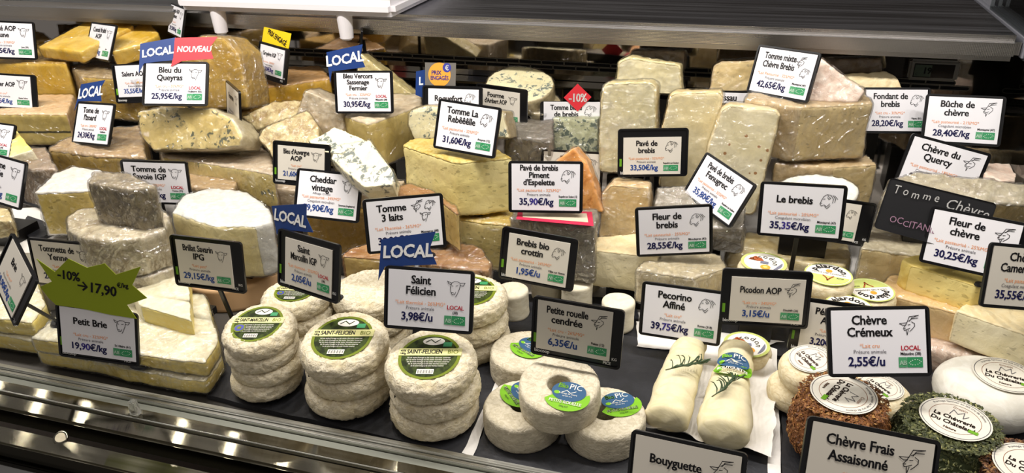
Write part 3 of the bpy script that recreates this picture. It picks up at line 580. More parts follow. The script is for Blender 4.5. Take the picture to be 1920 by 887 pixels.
# ------------------------------------------------------------------ round cheeses
def lathe(name, prof, nseg, mat, closed=False):
    prof = np.array(prof); m = len(prof); A = np.linspace(0, 2*math.pi, nseg, endpoint=False)
    V = np.stack([np.outer(np.cos(A), prof[:, 0]), np.outer(np.sin(A), prof[:, 0]), np.tile(prof[:, 1], (nseg, 1))], 2).reshape(-1, 3)
    Fc = []
    for i in range(nseg):
        i2 = (i+1) % nseg
        for k in range(m if closed else m-1):
            k2 = (k+1) % m; Fc.append((i*m+k, i*m+k2, i2*m+k2, i2*m+k))
    if not closed:
        Fc.append(tuple(i*m for i in range(nseg))); Fc.append(tuple((nseg-1-i)*m+m-1 for i in range(nseg)))
    return V, Fc
def round_mesh(name, R, h, seed, wr=.0021, hole=0, edge=.42, res=.0021, bulge=.0, wfreq=120, lump=.0015):
    e = edge*h; pts = []
    if hole:
        q = [(hole, h-.002), (hole+.002, h), (R-e, h)]
    else: q = [(.004, h), (R-e, h)]
    for a in np.linspace(0, math.pi/2, 7)[1:]: q.append((R-e+e*math.sin(a), h-e+e*math.cos(a)))
    for a in np.linspace(0, math.pi/2, 7): q.append((R-e+e*math.cos(a), e-e*math.sin(a)))
    if hole: q += [(hole+.002, 0), (hole, .002)]
    else: q.append((.004, 0))
    if hole: q.append(q[0])
    q = np.array(q); seg = np.linalg.norm(np.diff(q, axis=0), axis=1); s = np.r_[0, np.cumsum(seg)]; nn = int(s[-1]/res)
    t = np.linspace(0, s[-1], nn); pr = np.stack([np.interp(t, s, q[:, 0]), np.interp(t, s, q[:, 1])], 1)
    if hole: pr = pr[:-1]
    pr[:, 0] *= 1+bulge*np.sin(np.clip(pr[:, 1]/h, 0, 1)*math.pi)
    V, Fc = lathe(name, pr, int(2*math.pi*R/res), None, bool(hole))
    me = mk(name, V, Fc); bm = bmesh.new(); bm.from_mesh(me); bmesh.ops.recalc_face_normals(bm, faces=bm.faces[:]); bm.to_mesh(me); bm.free()
    v = getv(me); nr = getn(me); qv = v+seed*3.1
    flat = np.clip((np.hypot(v[:, 0], v[:, 1])-R*.45)/(R*.3), .25, 1)
    wp = qv+np.stack([fbm(qv*60, seed+1), fbm(qv*60, seed+2), fbm(qv*60, seed+3)], 1)*.02
    rd = 1-np.abs(fbm(wp*wfreq*[1, 1, 1.7], seed, 2)-.5)*4
    v = v+nr*((rd*wr*flat)+(fbm(qv*25, seed+8)-.5)*2*lump)[:, None]
    v[:, 2] = np.where(v[:, 2] < .001, np.maximum(v[:, 2], 0), v[:, 2])
    setv(me, v); return me
def place(name, me, mats, loc, rz=0, tx=0, ty=0, label='', cat='cheese', group=None):
    o = link(name, me, mats); o.location = loc; o.rotation_euler = (math.radians(tx), math.radians(ty), math.radians(rz)); tag(o, label, cat, group); CHE.append(o); return o
def lab_child(name, par, geo, mats, h, face, label=None, ox=0, oy=0):
    # label stays horizontal on the cheese top; face = heading the text faces
    o = link(name, geo.mesh(name), mats, par, smooth=False); o.location = (ox, oy, h); o.rotation_euler = (0, 0, face-par.rotation_euler.z)
    if label: o['label'] = label
    return o
def sf_label(title, r):
    g = Geo(); g.disc(0, 0, r, z=.0004, mi=0); g.disc(0, 0, r*.90, z=.0006, mi=1)
    g.rect(-r*1.02, r*1.02, r*.02, r*.34, z=.0010, mi=2)
    g.text(title, -r*.18, r*.10, r*.26, 'b', 'c', r*1.15, mi=3, z=.0013); g.text('BIO', r*.74, r*.10, r*.24, 'r', 'c', r*.4, mi=4, z=.0013)
    g.text('45%', -r*.88, r*.19, r*.12, 'b', 'c', r*.22, mi=3, z=.0013); g.text('180g', -r*.88, r*.07, r*.12, 'b', 'c', r*.22, mi=3, z=.0013)
    g.disc(r*.05, r*.66, r*.36, r*.17, z=.001, mi=5); g.line([(-r*.2, r*.62), (-r*.05, r*.74), (r*.1, r*.6), (r*.25, r*.74)], r*.04, .0012, 1)
    g.rect(r*.38, r*.66, r*.42, r*.62, z=.001, mi=6)
    for k, wd in enumerate((1.45, 1.5, 1.42, 1.3, 1.1)): g.text('lait de vache fromage au lait entier thermise conserver', 0, -r*(.10+.09*k), r*.085, 'r', 'c', r*wd*.96, mi=5, z=.001)
    if 'MARC' in title: g.disc(-r*.62, -r*.26, r*.23, z=.0012, mi=4); g.disc(-r*.62, -r*.26, r*.18, z=.0014, mi=7); g.disc(-r*.62, -r*.26, r*.08, z=.0016, mi=4)
    g.rect(-r*.30, r*.24, -r*.78, -r*.58, z=.0010, mi=5)
    for k in range(16): g.rect(-r*.26+k*r*.03, -r*.26+k*r*.03+r*(.008+.012*(k % 3 == 0)), -r*.76, -r*.62, z=.0013, mi=3)
    return g
SFM = [LABOLIVE, LABDARK, LABCREAM, INK, LABOLIVE, LABW, GREEN, PRIXB]
FACE = math.radians(12)
ORD = ['topmost', 'second from the top', 'third from the top', 'fourth from the top', 'fifth from the top']
VM = [round_mesh('wrinkled_disc', .055, .0305, 11+i) for i in range(3)]; VS = [round_mesh('wrinkled_disc', .0465, .0235, 31+i) for i in range(3)]
def stack(u, v, y, zt, n, meshes, h, R, mat, desc, lab=None, tilt=0, name='round_cheese', group=None, jit=.003, tx=0):
    p = aty(u, v, y); z0 = zt-h*n; out = []
    for k in range(n):
        top = k == n-1
        jx, jy = (0, 0) if top else (random.uniform(-jit, jit), random.uniform(-jit, jit))
        tl = tx*(k+.5)/n; lift = R*math.sin(math.radians(tx/n))*k*.55
        o = place(name, meshes[k % len(meshes)], mat, (p[0]+jx, p[1]+jy, z0+h*k+lift), random.uniform(0, 360), tx=tl, label='%s %s' % (ORD[n-1-k], desc) if n > 1 else desc, group=group)
        o.rotation_mode = 'ZYX'
        if top:
            o.rotation_euler.z = 0
            if lab: lab_child('paper_label', o, lab[0], lab[1], (h if 'wrinkled' not in desc else {4: .0238, 3: .0308}[n])+.0012, FACE if len(lab) < 3 else lab[2], ox=0 if len(lab) < 4 else lab[3][0], oy=0 if len(lab) < 4 else lab[3][1])
        out.append(o)
    return out
G1 = 'wrinkled round cheeses in stacks'
stack(487, 610, .712, .0955, 4, VS, .0225, .0465, WR, 'wrinkled disc in the left front stack', (sf_label('SAINT-MARCELLIN', .0335), SFM), group=G1, tx=11)
stack(645, 628, .716, .0925, 3, VM, .0290, .055, WR, 'wrinkled disc in the middle front stack', (sf_label('SAINT-FELICIEN', .039), SFM), group=G1, tx=11)
stack(808, 662, .706, .0925, 3, VM, .0290, .055, WR, 'wrinkled disc in the right front stack beneath the saint sign', (sf_label('SAINT-FELICIEN', .038), SFM), group=G1, tx=11)
stack(555, 560, .80, .0955, 4, VS, .0238, .0465, WR, 'wrinkled disc in the stack behind the left front stack', (sf_label('SAINT-MARCELLIN', .028), SFM), group=G1)
stack(878, 575, .865, .0925, 3, VM, .0308, .052, WR, 'wrinkled disc in the stack behind the right front stack', (sf_label('SAINT-FELICIEN', .040), SFM), group=G1)
stack(700, 580, .845, .0925, 3, VM, .0308, .052, WR, 'wrinkled disc in the stack behind the middle front stack', None, group=G1)
# wooden box under the white topped half wheel
cb = aty(445, 520, .945); me = round_mesh('wooden_box', .088, .042, 3, 0, 0, .04, .004, 0, 1, 0)
o = place('wooden_box', me, WOODBOX, (cb[0], .945, -.008), 0, label='round thin wooden box under the white topped half wheel', cat='box')
# rings
RM = [round_mesh('ring_cheese', .0475, .038, 51+i, .0007, .014, .12, .0018, .02, 190, .0012) for i in range(2)]
def pic_label(r, title):
    g = Geo(); a = np.linspace(math.radians(200), math.radians(385), 20)
    g.poly([(r*1.05*math.cos(t), -r*.1+r*.85*math.sin(t)) for t in a]+[(r*.55, -r*.02), (-r*.55, r*.02)], .0004, 0)
    g.disc(0, r*.22, r*.80, r*.60, z=.0008, mi=1); g.text('Bio', -r*.34, r*.38, r*.40, 'b', 'c', mi=0, z=.0012); g.text('PIC', r*.26, r*.38, r*.46, 'r', 'c', mi=2, z=.0012)
    g.line([(-r*.3, r*.1), (-r*.1, r*.26), (r*.1, r*.12), (r*.32, r*.28)], r*.035, .0011, 2); g.disc(-r*.52, r*.06, r*.14, r*.1, z=.0011, mi=0)
    g.text('Fromage de chevre', 0, r*.02, r*.12, 'r', 'c', mi=2, z=.0012); g.text('au lait cru', 0, -r*.12, r*.12, 'r', 'c', mi=2, z=.0012)
    g.text(title, 0, -r*.55, r*.25, 'b', 'c', r*1.5, mi=2, z=.0015); g.text('500g B.P.', 0, -r*.75, r*.13, 'r', 'c', mi=3, z=.0012); return g
PICM = [LABLIME, LABBLUE, LABW, INK]; pl = pic_label(.0255, 'PETITE ROUELLE')
def ring(u, v, y, zb, lbl, rot, tx=0, ty=0, off=(.016, -.019)):
    p = aty(u, v, y); o = place('ring_cheese', RM[rng.randint(2)], RINGM, (p[0], p[1], zb), 0, tx, ty, lbl, group='ring cheeses on the dark slate')
    c = lab_child('paper_label', o, pl, PICM, .0395, math.radians(rot), ox=off[0], oy=off[1]); return o
ring(980, 775, .716, 0, 'left ring cheese lying on the slate', -48, off=(-.008, .017))
ring(1135, 770, .728, 0, 'right ring cheese lying on the slate partly under the top ring', 28, off=(.014, .017))
ring(1050, 720, .722, .041, 'ring cheese resting on top of the other two, open hole showing', -3, tx=8, off=(.015, -.019))
ring(985, 655, .825, 0, 'rear ring cheese half hidden behind a black framed sign', -28, off=(.004, .006))
# crottins
CR = [round_mesh('goat_cylinder', .0245, .046, 71+i, .0003, 0, .09, .0022, -.02, 60, .001) for i in range(2)]
for u, v, y, l in ((963, 598, .965, 'leftmost white goat cylinder, right of the wrinkled stacks'), (1158, 608, .972, 'white goat cylinder right of the crottin sign'), (1081, 592, 1.01, 'white goat cylinder between the two outer ones, front'), (1098, 560, 1.075, 'cream goat cylinder behind the middle one'), (1025, 590, 1.03, 'white goat cylinder half hidden under the crottin sign')):
    p = aty(u, v, y); place('goat_cylinder', CR[int(u) % 2], CROT, (p[0], y, -.0018), rng.uniform(0, 360), label=l, group='small goat cylinders')
# flat goat discs with printed labels
SM = [round_mesh('goat_disc', .0345, .025, 81+i, .0006, 0, .42, .002, 0, 110, .001) for i in range(2)]
def pel_label(r, t='pélardon', c=0):
    g = Geo(); g.disc(0, 0, r, z=.0003, mi=1); g.disc(0, 0, r*.93, z=.0005, mi=0)
    g.poly([(r*.9*math.cos(a), r*.9*math.sin(a)) for a in np.linspace(math.radians(190), math.radians(350), 20)], .0008, 1)
    g.arctext(t, 0, 0, r*.55, math.pi/2, r*.44, 'h', .001, 2); g.disc(0, r*.28, r*.14, z=.001, mi=3)
    g.text('DELICE DES CEVENNES', 0, 0, r*.15, 'r', 'c', r*1.5, mi=2, z=.001)
    g.line([(-r*.2, -r*.2), (-r*.05, -r*.4), (0, -r*.6), (r*.08, -r*.4), (r*.22, -r*.18)], r*.07, .0012, 4); g.text('AOP', r*.5, -r*.35, r*.16, 'r', mi=2, z=.0012); return g
def pic2_label(r):
    g = Geo(); g.disc(0, 0, r, z=.0003, mi=1); g.disc(0, 0, r*.86, z=.0005, mi=0); g.arctext('Picodon', 0, 0, r*.38, math.pi*.42, r*.42, 'r', .001, 2)
    g.poly([(-r*.7, r*.1), (-r*.4, r*.5), (-r*.1, r*.3), (0, r*.1), (-r*.3, r*.05)], .001, 4); g.rect(-r*.15, r*.2, -r*.15, r*.08, .0011, 5); g.disc(r*.1, -r*.45, r*.22, z=.0011, mi=3); g.disc(r*.1, -r*.45, r*.1, z=.0013, mi=1)
    g.poly([(r*.8*math.cos(a), r*.8*math.sin(a)) for a in np.linspace(math.radians(300), math.radians(370), 12)], .0012, 5); return g
PELM = [LABW, LABGY, INK, PRIXO, plain('goat_rust', 'a8552c', .5), plain('label_slate', '77798c', .4)]
def disc(u, v, y, zt, desc, lab, n=1, rot=0, mats=PELM, tx=0): return stack(u, v, y, zt, n, SM, .0252, .0345, CREAMG, desc, (lab, mats, math.radians(rot)), group='flat goat discs', name='goat_disc', tx=tx)
pe = pel_label(.031)
disc(1432, 494, 1.0, aty(1432, 494, 1.0)[2], 'flat goat disc of the stack behind the picodon sign', pic2_label(.031), 3, -5)
disc(1553, 516, .995, aty(1553, 516, .995)[2], 'flat goat disc of the stack right of the picodon sign', pe, 3, -8)
disc(1632, 545, 1.01, aty(1632, 545, 1.01)[2], 'flat goat disc of the upside down labelled stack', pe, 2, 200)
disc(1592, 578, .94, aty(1592, 578, .94)[2], 'flat goat disc of the stack behind the cremeux sign', pe, 2, 10)
disc(1402, 632, .935, .022, 'single flat goat disc below the picodon sign', pic2_label(.031), 1, 5, tx=0)
# chevre cremeux discs with white round labels
def ch_label(r):
    g = Geo(); g.disc(0, 0, r, z=.0004, mi=0); g.ring(0, 0, r*.93, r*.95, .0006, 1); g.arctext('fromage fermier au lait cru de chevre', 0, 0, r*.80, math.pi/2, r*.12, 'r', .0008, 1)
    g.ring(0, -r*.02, r*.70, r*.715, .0006, 2, 60); g.text('La Chèvrerie', -r*.02, -r*.12, r*.25, 'b', 'c', r*1.3, mi=3, z=.0009); g.text('Du Châtelard', 0, -r*.38, r*.25, 'b', 'c', r*1.3, mi=3, z=.0009)
    g.line([(-r*.2, r*.12), (-r*.15, r*.4), (0, r*.25), (r*.15, r*.42), (r*.18, r*.12), (r*.3, r*.3)], r*.025, .0008, 1); g.text('Crottin', 0, r*.48, r*.15, 'r', 'c', mi=2, z=.0008)
    g.rect(r*.45, r*.72, -r*.42, -r*.28, .0010, 4); g.text('Nature', 0, -r*.62, r*.14, 'b', 'c', mi=2, z=.0008); return g
CHM = [plain('label_paper', 'e2ddd0', .4), GREYI, plain('ink_brown', '8a5a3c', .5), plain('ink_umber', '4a3028', .5), LGREEN]
W1 = round_mesh('soft_goat_round', .037, .038, 91, .0006, 0, .45, .0022, .02, 70, .001)
def soft(u, v, y, zb, l, rot, mats=CREAMG, me=W1, h=.038, r=.026, tx=0, ty=0):
    p = aty(u, v, y); o = place('soft_goat_round', me, mats, (p[0], y, zb), 0, tx, ty, l, group='soft goat rounds with white labels'); lab_child('paper_label', o, ch_label(r), CHM, h+.0012, math.radians(rot)); return o
soft(1530, 655, .845, .040, 'cream goat round tilted atop another left of the cremeux sign', -55, tx=6, ty=-6)
soft(1502, 700, .852, 0, 'cream goat round at the bottom left of the cremeux sign', 0)
soft(1650, 735, .860, 0, 'cream goat round with white label peeking below the cremeux sign', -50)
FR = round_mesh('fresh_goat_round', .060, .050, 93, .0005, 0, .45, .0026, .02, 60, .002)
p = aty(1858, 720, .90); o = place('fresh_goat_round', FR, FRESH, (p[0], .90, .0), 0, label='large fresh white goat round with white label, right edge'); lab_child('paper_label', o, ch_label(.036), CHM, .0520, math.radians(-14), ox=.014, oy=.005)
# seasoned rounds
def flakes(par, R, h, cnt, mat, sz=.0022, seed=0):
    rr = np.random.RandomState(seed); V = []; Fc = []; FA = []
    for i in range(cnt):
        a = rr.uniform(0, 2*math.pi)
        if rr.rand() < .42:
            r = R*math.sqrt(rr.rand())*.92; p = np.array([r*math.cos(a), r*math.sin(a), h]); nn = np.array([0, 0, 1.])
        else:
            s = rr.uniform(0, 1); e = .42*h; b = (s-.5)*math.pi if False else None
            z = rr.uniform(.002, h); dz = max(0, e-z, z-(h-e)) if e > 0 else 0
            rad = R-e+math.sqrt(max(0, e*e-dz*dz)); p = np.array([rad*math.cos(a), rad*math.sin(a), z]); cz = z-min(max(z, e), h-e)
            nn = np.array([(rad-(R-e))*math.cos(a), (rad-(R-e))*math.sin(a), cz]); nn /= max(1e-6, np.linalg.norm(nn))
        t = rr.normal(size=3); t -= nn*np.dot(t, nn)*.75; t /= np.linalg.norm(t); b2 = np.cross(nn, t); s1 = sz*rr.uniform(.6, 1.6); s2 = s1*rr.uniform(.3, .8)
        p = p+nn*rr.uniform(0, .0018); k = len(V); lift = nn*s1*.5
        V += [p-t*s1, p-b2*s2+lift*.4, p+t*s1+lift*rr.rand(), p+b2*s2, p+lift]; Fc += [(k, k+1, k+4), (k+1, k+2, k+4), (k+2, k+3, k+4), (k+3, k, k+4)]; FA += [rr.rand()]*5
    me = mk('spice_flakes', V, Fc); attr(me, 'fc', FA); o = link('spice_flakes', me, mat, par, smooth=False); o['kind'] = 'stuff'; return o
def spiced(u, v, y, zb, R, h, base, fl, l, rot, lr=.036, seed=1, lox=0, loy=0):
    me = round_mesh('seasoned_goat_round', R, h, seed+100, .0008, 0, .42, .0026, 0, 90, .002); p = aty(u, v, y)
    o = place('seasoned_goat_round', me, base, (p[0], y, zb), 0, label=l, group='seasoned goat rounds'); flakes(o, R, h+.0005, 5200, fl, seed=seed); lab_child('paper_label', o, ch_label(lr), CHM, h+.0052, math.radians(rot), ox=lox, oy=loy)
spiced(1578, 762, .770, 0, .0525, .078, SPICEB, FLB, 'goat round coated in orange brown spices', -118, lox=.0, loy=.004)
spiced(1783, 790, .768, 0, .0555, .070, HERBB, FLG, 'goat round coated in green herbs', -26, seed=2, lox=.004, loy=.002)
spiced(1945, 850, .72, 0, .050, .062, DARKB, FLD, 'goat round coated in dark spices at the right bottom corner', -30, seed=3)
# ------------------------------------------------------------------ rosemary logs on paper
def sheet(name, corners, z, mat, label, cat, amp=.004, n=26, seed=0, curl=0, wav=.02):
    Pq = [atz(u, v, z) for u, v in corners]; V = []
    for i in range(n+1):
        for k in range(n+1):
            s, t = i/n, k/n; p = (Pq[0]*(1-s)+Pq[1]*s)*(1-t)+(Pq[3]*(1-s)+Pq[2]*s)*t; V.append(p)
    V = np.array(V); nz = fbm(V*38+seed, seed); d = np.array([[max(abs(2*i/n-1), abs(2*k/n-1))] for i in range(n+1) for k in range(n+1)])[:, 0]
    V[:, 2] += nz*amp+curl*np.clip(d-.72, 0, 1)**1.3*4*(.3+nz); V[:, :2] += (np.stack([fbm(V*30+5, 3), fbm(V*30+9, 4)], 1)-.5)*wav*d[:, None]
    Fc = [(i*(n+1)+k, (i+1)*(n+1)+k, (i+1)*(n+1)+k+1, i*(n+1)+k+1) for i in range(n) for k in range(n)]
    me = mk(name, V, Fc); o = link(name, me, mat)
    if label: tag(o, label, cat)
    return o
sheet('paper_sheet', [(1192, 650), (1345, 672), (1470, 640), (1190, 606)], .0012, PAPER, 'white printed deck paper behind the rosemary logs', 'paper', .002)
sheet('paper_strip', [(866, 850), (886, 858), (950, 688), (944, 690)], .0012, PAPER, 'white paper strip between the two left slate tiles', 'paper', .0015, wav=.004)
sheet('paper_strip', [(1440, 990), (1468, 990), (1456, 655), (1440, 650)], .0012, PAPER, 'white paper strip between the logs and the seasoned rounds', 'paper', .0015, wav=.004)
pw = sheet('log_paper', [(1196, 812), (1450, 872), (1448, 690), (1290, 625)], .0015, PAPER, 'crumpled white paper under the two rosemary logs', 'paper', .006, 46, 2, .016)
def log_mesh(a, b, r1, r2, seed):
    L = np.linalg.norm(b-a); n = 48; m = 40; V = []; Fc = []
    for i in range(n+1):
        s = i/n; e = min(s, 1-s)*L; cap = min(1, math.sqrt(max(0, 1-(1-min(1, e/.012))**2)))
        r = (r1+(r2-r1)*s)*max(cap, .03)
        for k in range(m):
            t = 2*math.pi*k/m; V.append((math.cos(t)*r*1.08, L*s, r*.92*math.sin(t)*(1 if math.sin(t) > 0 else .86)))
    for i in range(n):
        for k in range(m): Fc.append((i*m+k, i*m+(k+1) % m, (i+1)*m+(k+1) % m, (i+1)*m+k))
    Fc.append(tuple(range(m-1, -1, -1))); Fc.append(tuple(n*m+k for k in range(m)))
    me = mk('goat_log', V, Fc); v = getv(me); nr = getn(me); v += nr*((fbm(v*26+seed, seed)-.5)*.016+(fbm(v*90+seed, seed+4)-.5)*.0014)[:, None]; setv(me, v); return me
def leafy(par, me_leaf, tip, seed):
    rr = random.Random(seed)
def rosemary(p, rz, seed, label):
    rr = random.Random(seed); root = bpy.data.objects.new('rosemary_sprig', None); COL.objects.link(root); root.location = p; root.rotation_euler = (math.radians(-6), 0, rz); tag(root, label, 'herb sprig', 'rosemary sprigs')
    st = [(0, 0, .001), (.016, .006, .003), (.03, .017, .003), (.044, .021, .002)]
    g = Geo(); m = 6
    def tube(pts, rad):
        V = []; F_ = []
        for i, q in enumerate(pts):
            for k in range(5): t = 2*math.pi*k/5; V.append((q[0]-math.sin(.5)*math.cos(t)*rad(i/(len(pts)-1)), q[1]+math.cos(.5)*math.cos(t)*rad(i/(len(pts)-1)), q[2]+math.sin(t)*rad(i/(len(pts)-1))))
        for i in range(len(pts)-1):
            for k in range(5): F_.append((i*5+k, i*5+(k+1) % 5, (i+1)*5+(k+1) % 5, (i+1)*5+k))
        return V, F_
    V, F_ = tube(st, lambda s: .0008*(1-.5*s)); link('stem', mk('stem', V, F_), STEMM, root)
    for k in range(17):
        s = .1+.9*k/16; i = min(2, int(s*3)); f = s*3-i; b = [st[i][c]*(1-f)+st[i+1][c]*f for c in range(3)]
        a = rr.uniform(.1, .9)*(1 if k % 2 else -1)+.4; L = rr.uniform(.014, .025)
        pts = [(b[0]+math.cos(a+q*.5)*L*q, b[1]+math.sin(a+q*.5)*L*q, b[2]+.004*math.sin(q*2.4)*rr.uniform(.4, 1.4)) for q in (0, .25, .5, .75, 1)]
        V, F_ = tube(pts, lambda s: .0013*math.sin(math.pi*min(.95, s*.85+.12))); link('leaf', mk('leaf', V, F_), LEAF, root)
for (ua, va, ub, vb, r1, r2, sd, lb) in ((1245, 800, 1300, 640, .0265, .0195, 1, 'left rosemary topped goat log on crumpled paper'), (1352, 830, 1380, 655, .0285, .0200, 2, 'right goat log with a round green and blue label')):
    a = atz(ua, va, .027); b = atz(ub, vb, .025); a[2] = b[2] = .0265
    o = link('goat_log', log_mesh(a, b, r1, r2, sd), LOGM); o.location = tuple(a); d = b-a; o.rotation_euler = (0, 0, math.atan2(-d[0], d[1])); tag(o, lb, 'cheese'); CHE.append(o); o.location.z = .0285
    if sd == 2:
        g = pic_label(.027, 'BOUYGUETTE'); me = g.mesh('paper_label'); c = link('paper_label', me, PICM, o, smooth=False)
        L = np.linalg.norm(d); v = getv(me); R_ = .0282; ang = v[:, 0]/R_; zz = v[:, 2].copy()
        # subdivide-free wrap: bend around the log
        v2 = np.stack([np.sin(ang)*(R_+zz), v[:, 1]+L*.63, np.cos(ang)*(R_*.9+zz)-.0005], 1); setv(me, v2)
for u, v, rz, s, l in ((1248, 695, math.radians(8), 3, 'rosemary sprig lying on the left goat log'), (1335, 745, math.radians(32), 5, 'rosemary sprig lying on the right goat log')):
    p = atz(u, v, .0575); rosemary((p[0], p[1], .0575), rz, s, l)
# spoon-like clip, acrylic block on the rail
p = atz(250, 763, .012)
bm = bmesh.new(); bmesh.ops.create_cube(bm, size=1)
for v in bm.verts: v.co = Vector((v.co.x*.013*(1 if v.co.z < 0 else .7), v.co.y*.009, (v.co.z+.5)*.022))
bmesh.ops.bevel(bm, geom=bm.edges[:], offset=.0012, segments=2, affect='EDGES'); me = bpy.data.meshes.new('acrylic_stop'); bm.to_mesh(me); bm.free()
m_ = N('acrylic'); m_.b.inputs['Transmission Weight'].default_value = .9; m_.b.inputs['Roughness'].default_value = .1; m_.b.inputs['Base Color'].default_value = (.85, .85, .8, 1)
o = link('acrylic_stop', me, m_.m, smooth=False); o.location = (p[0], .612, -.0005); tag(o, 'small clear acrylic stop on the steel front rail', 'stop')
p = atz(125, 812, 0); me = round_mesh('metal_cap', .009, .004, 5, 0, 0, .4, .0015, 0, 1, 0); o = link('metal_cap', me, STEEL); o.location = (p[0], .5495, -.001); o.rotation_euler = (.5, .3, 0); tag(o, 'small shiny metal cap on the lower rail strip', 'cap')
# raised white platform and slate at the left
pf = slab('trim_15', [(-60, 480), (118, 470), (150, 385), (-60, 395)], -.008, .098, RISER); struct(pf)
slab(SLN, [(36, 428), (52, 404), (118, 428), (62, 451)], .0985, .104, SLATE, 'small dark slate tile on the white platform, left', 'slate', .0008)
# red bordered paper on the grey block
q = [atz(u, v, 0) for u, v in ((0, 0),)]

# ------------------------------------------------------------------ price signs
TREES = None
ANIM = dict(
 cow=[[(.25,.75),(.2,.5),(.22,.25),(.3,.08),(.44,.1),(.5,.25)],[(.25,.75),(.4,.85),(.6,.85),(.74,.76)],[(.25,.75),(.03,.86),(.1,.7),(.25,.66)],[(.74,.78),(1,.8),(.9,.62),(.72,.64)],[(.74,.7),(.7,.45),(.58,.12),(.5,-.03)],[(.5,.6),(.62,.63)],[(.28,.6),(.34,.58)],[(.26,.2),(.34,.21),(.4,.17)]],
 sheep=[[(.03,.25),(.08,.45),(.2,.75),(.38,.9),(.6,.86)],[(.03,.25),(.1,.12),(.26,.2),(.42,.1),(.58,.3)],[(.42,.82),(.6,.66),(.5,.58),(.42,.7)],[(.6,.86),(.76,.6),(.72,.35)],[(.7,.86),(.88,.62),(.84,.4)],[(.8,.84),(1,.62)],[(.3,.12),(.44,-.03),(.6,.18)],[(.2,.58),(.3,.6)],[(.07,.3),(.13,.3)]],
 goat=[[(.4,.7),(.5,.95),(.95,1.02),(.62,.9),(.52,.72)],[(.46,.72),(.62,.84),(.92,.88)],[(.4,.7),(.3,.5),(.2,.35),(.25,.24),(.4,.3),(.52,.36)],[(.38,.64),(.02,.6),(.2,.5),(.35,.53)],[(.6,.68),(.74,.6),(.74,.45),(.62,.3),(.5,.18)],[(.33,.26),(.37,.0),(.43,.26)],[(.42,.52),(.54,.55)],[(.24,.35),(.3,.36)]])
def rrect(w_, h_, r, n=5): return [(sx*(w_/2-r)+r*math.cos(a), sy*(h_/2-r)+r*math.sin(a)) for sx, sy, a0 in ((1, 1, 0), (-1, 1, math.pi/2), (-1, -1, math.pi), (1, -1, 1.5*math.pi)) for a in np.linspace(a0, a0+math.pi/2, n)]
def frame_mesh(w_, h_, rim=.0028):
    g = Geo(); o = rrect(w_, h_, .005); i = rrect(w_-2*rim, h_-2*rim, .0035); n = len(o)
    V = [(x, y, 0) for x, y in o]+[(x, y, .0038) for x, y in o]+[(x, y, .0038) for x, y in i]+[(x, y, .0022) for x, y in i]
    Fq = [tuple(range(n-1, -1, -1))]+[(k, (k+1) % n, n+(k+1) % n, n+k) for k in range(n)]+[(n+k, n+(k+1) % n, 2*n+(k+1) % n, 2*n+k) for k in range(n)]+[(2*n+k, 2*n+(k+1) % n, 3*n+(k+1) % n, 3*n+k) for k in range(n)]+[tuple(range(3*n, 4*n))]
    g.add(V, Fq); return g.mesh('frame')
FRM = frame_mesh(.110, .077); UG = {}
def vec_rows(yaw, lean, roll):
    y, l, r = (math.radians(a) for a in (yaw, lean, roll)); cy, sy, cl, sl, cr, sr = math.cos(y), math.sin(y), math.cos(l), math.sin(l), math.cos(r), math.sin(r)
    Rz = np.array([[cy, -sy, 0], [sy, cy, 0], [0, 0, 1]]); Rx = np.array([[1, 0, 0], [0, cl, -sl], [0, sl, cl]]); Ry = np.array([[cr, 0, sr], [0, 1, 0], [-sr, 0, cr]])
    return Rz @ Rx @ Ry
def bvhs():
    out = []; dg = bpy.context.evaluated_depsgraph_get()
    for o in CHE+[deck]:
        v = getv(o.data); mw = np.array(o.matrix_world); v = v @ mw[:3, :3].T+mw[:3, 3]
        out.append((o, BVHTree.FromPolygons([Vector(p) for p in v], [tuple(p.vertices) for p in o.data.polygons])))
    return out
bpy.context.view_layer.update(); TREES = bvhs()
def down(x, y, z, skip=None):
    best = -.008; 
    for o, t in TREES:
        if o is skip: continue
        h = t.ray_cast(Vector((x, y, z)), Vector((0, 0, -1)))
        if h[0] is not None and h[0].z > best: best = h[0].z
    return best
# risers under cheeses that sit higher than what is below them
RN = 20
for o in list(CHE):
    v = getv(o.data); mw = np.array(o.matrix_world); v = v @ mw[:3, :3].T+mw[:3, 3]; lo = v[:, 2].min()
    if lo < .004: continue
    cx, cy = (v[:, 0].min()+v[:, 0].max())/2, (v[:, 1].min()+v[:, 1].max())/2
    low = v[v[:, 2] < lo+.012]; cx, cy = low[:, 0].mean(), (low[:, 1].min()+low[:, 1].max())/2
    s = max(down(cx+a, cy+b, lo-.0005, o) for a in (-.02, 0, .02) for b in (-.015, 0, .015))
    if lo-s > .004:
        hx = min(.05, max(.012, np.ptp(low[:, 0])*.32)); hy = min(.03, max(.008, np.ptp(low[:, 1])*.30))
        s2 = max(down(cx+a, cy+b, lo-.0005, o) for a in (-hx, 0, hx) for b in (-hy, 0, hy)); 
        if lo-s2 > .002: RN += 1; st_box('trim_%d' % RN, cx-hx, cx+hx, cy-hy, cy+hy, s2, lo, CASEBLACK)
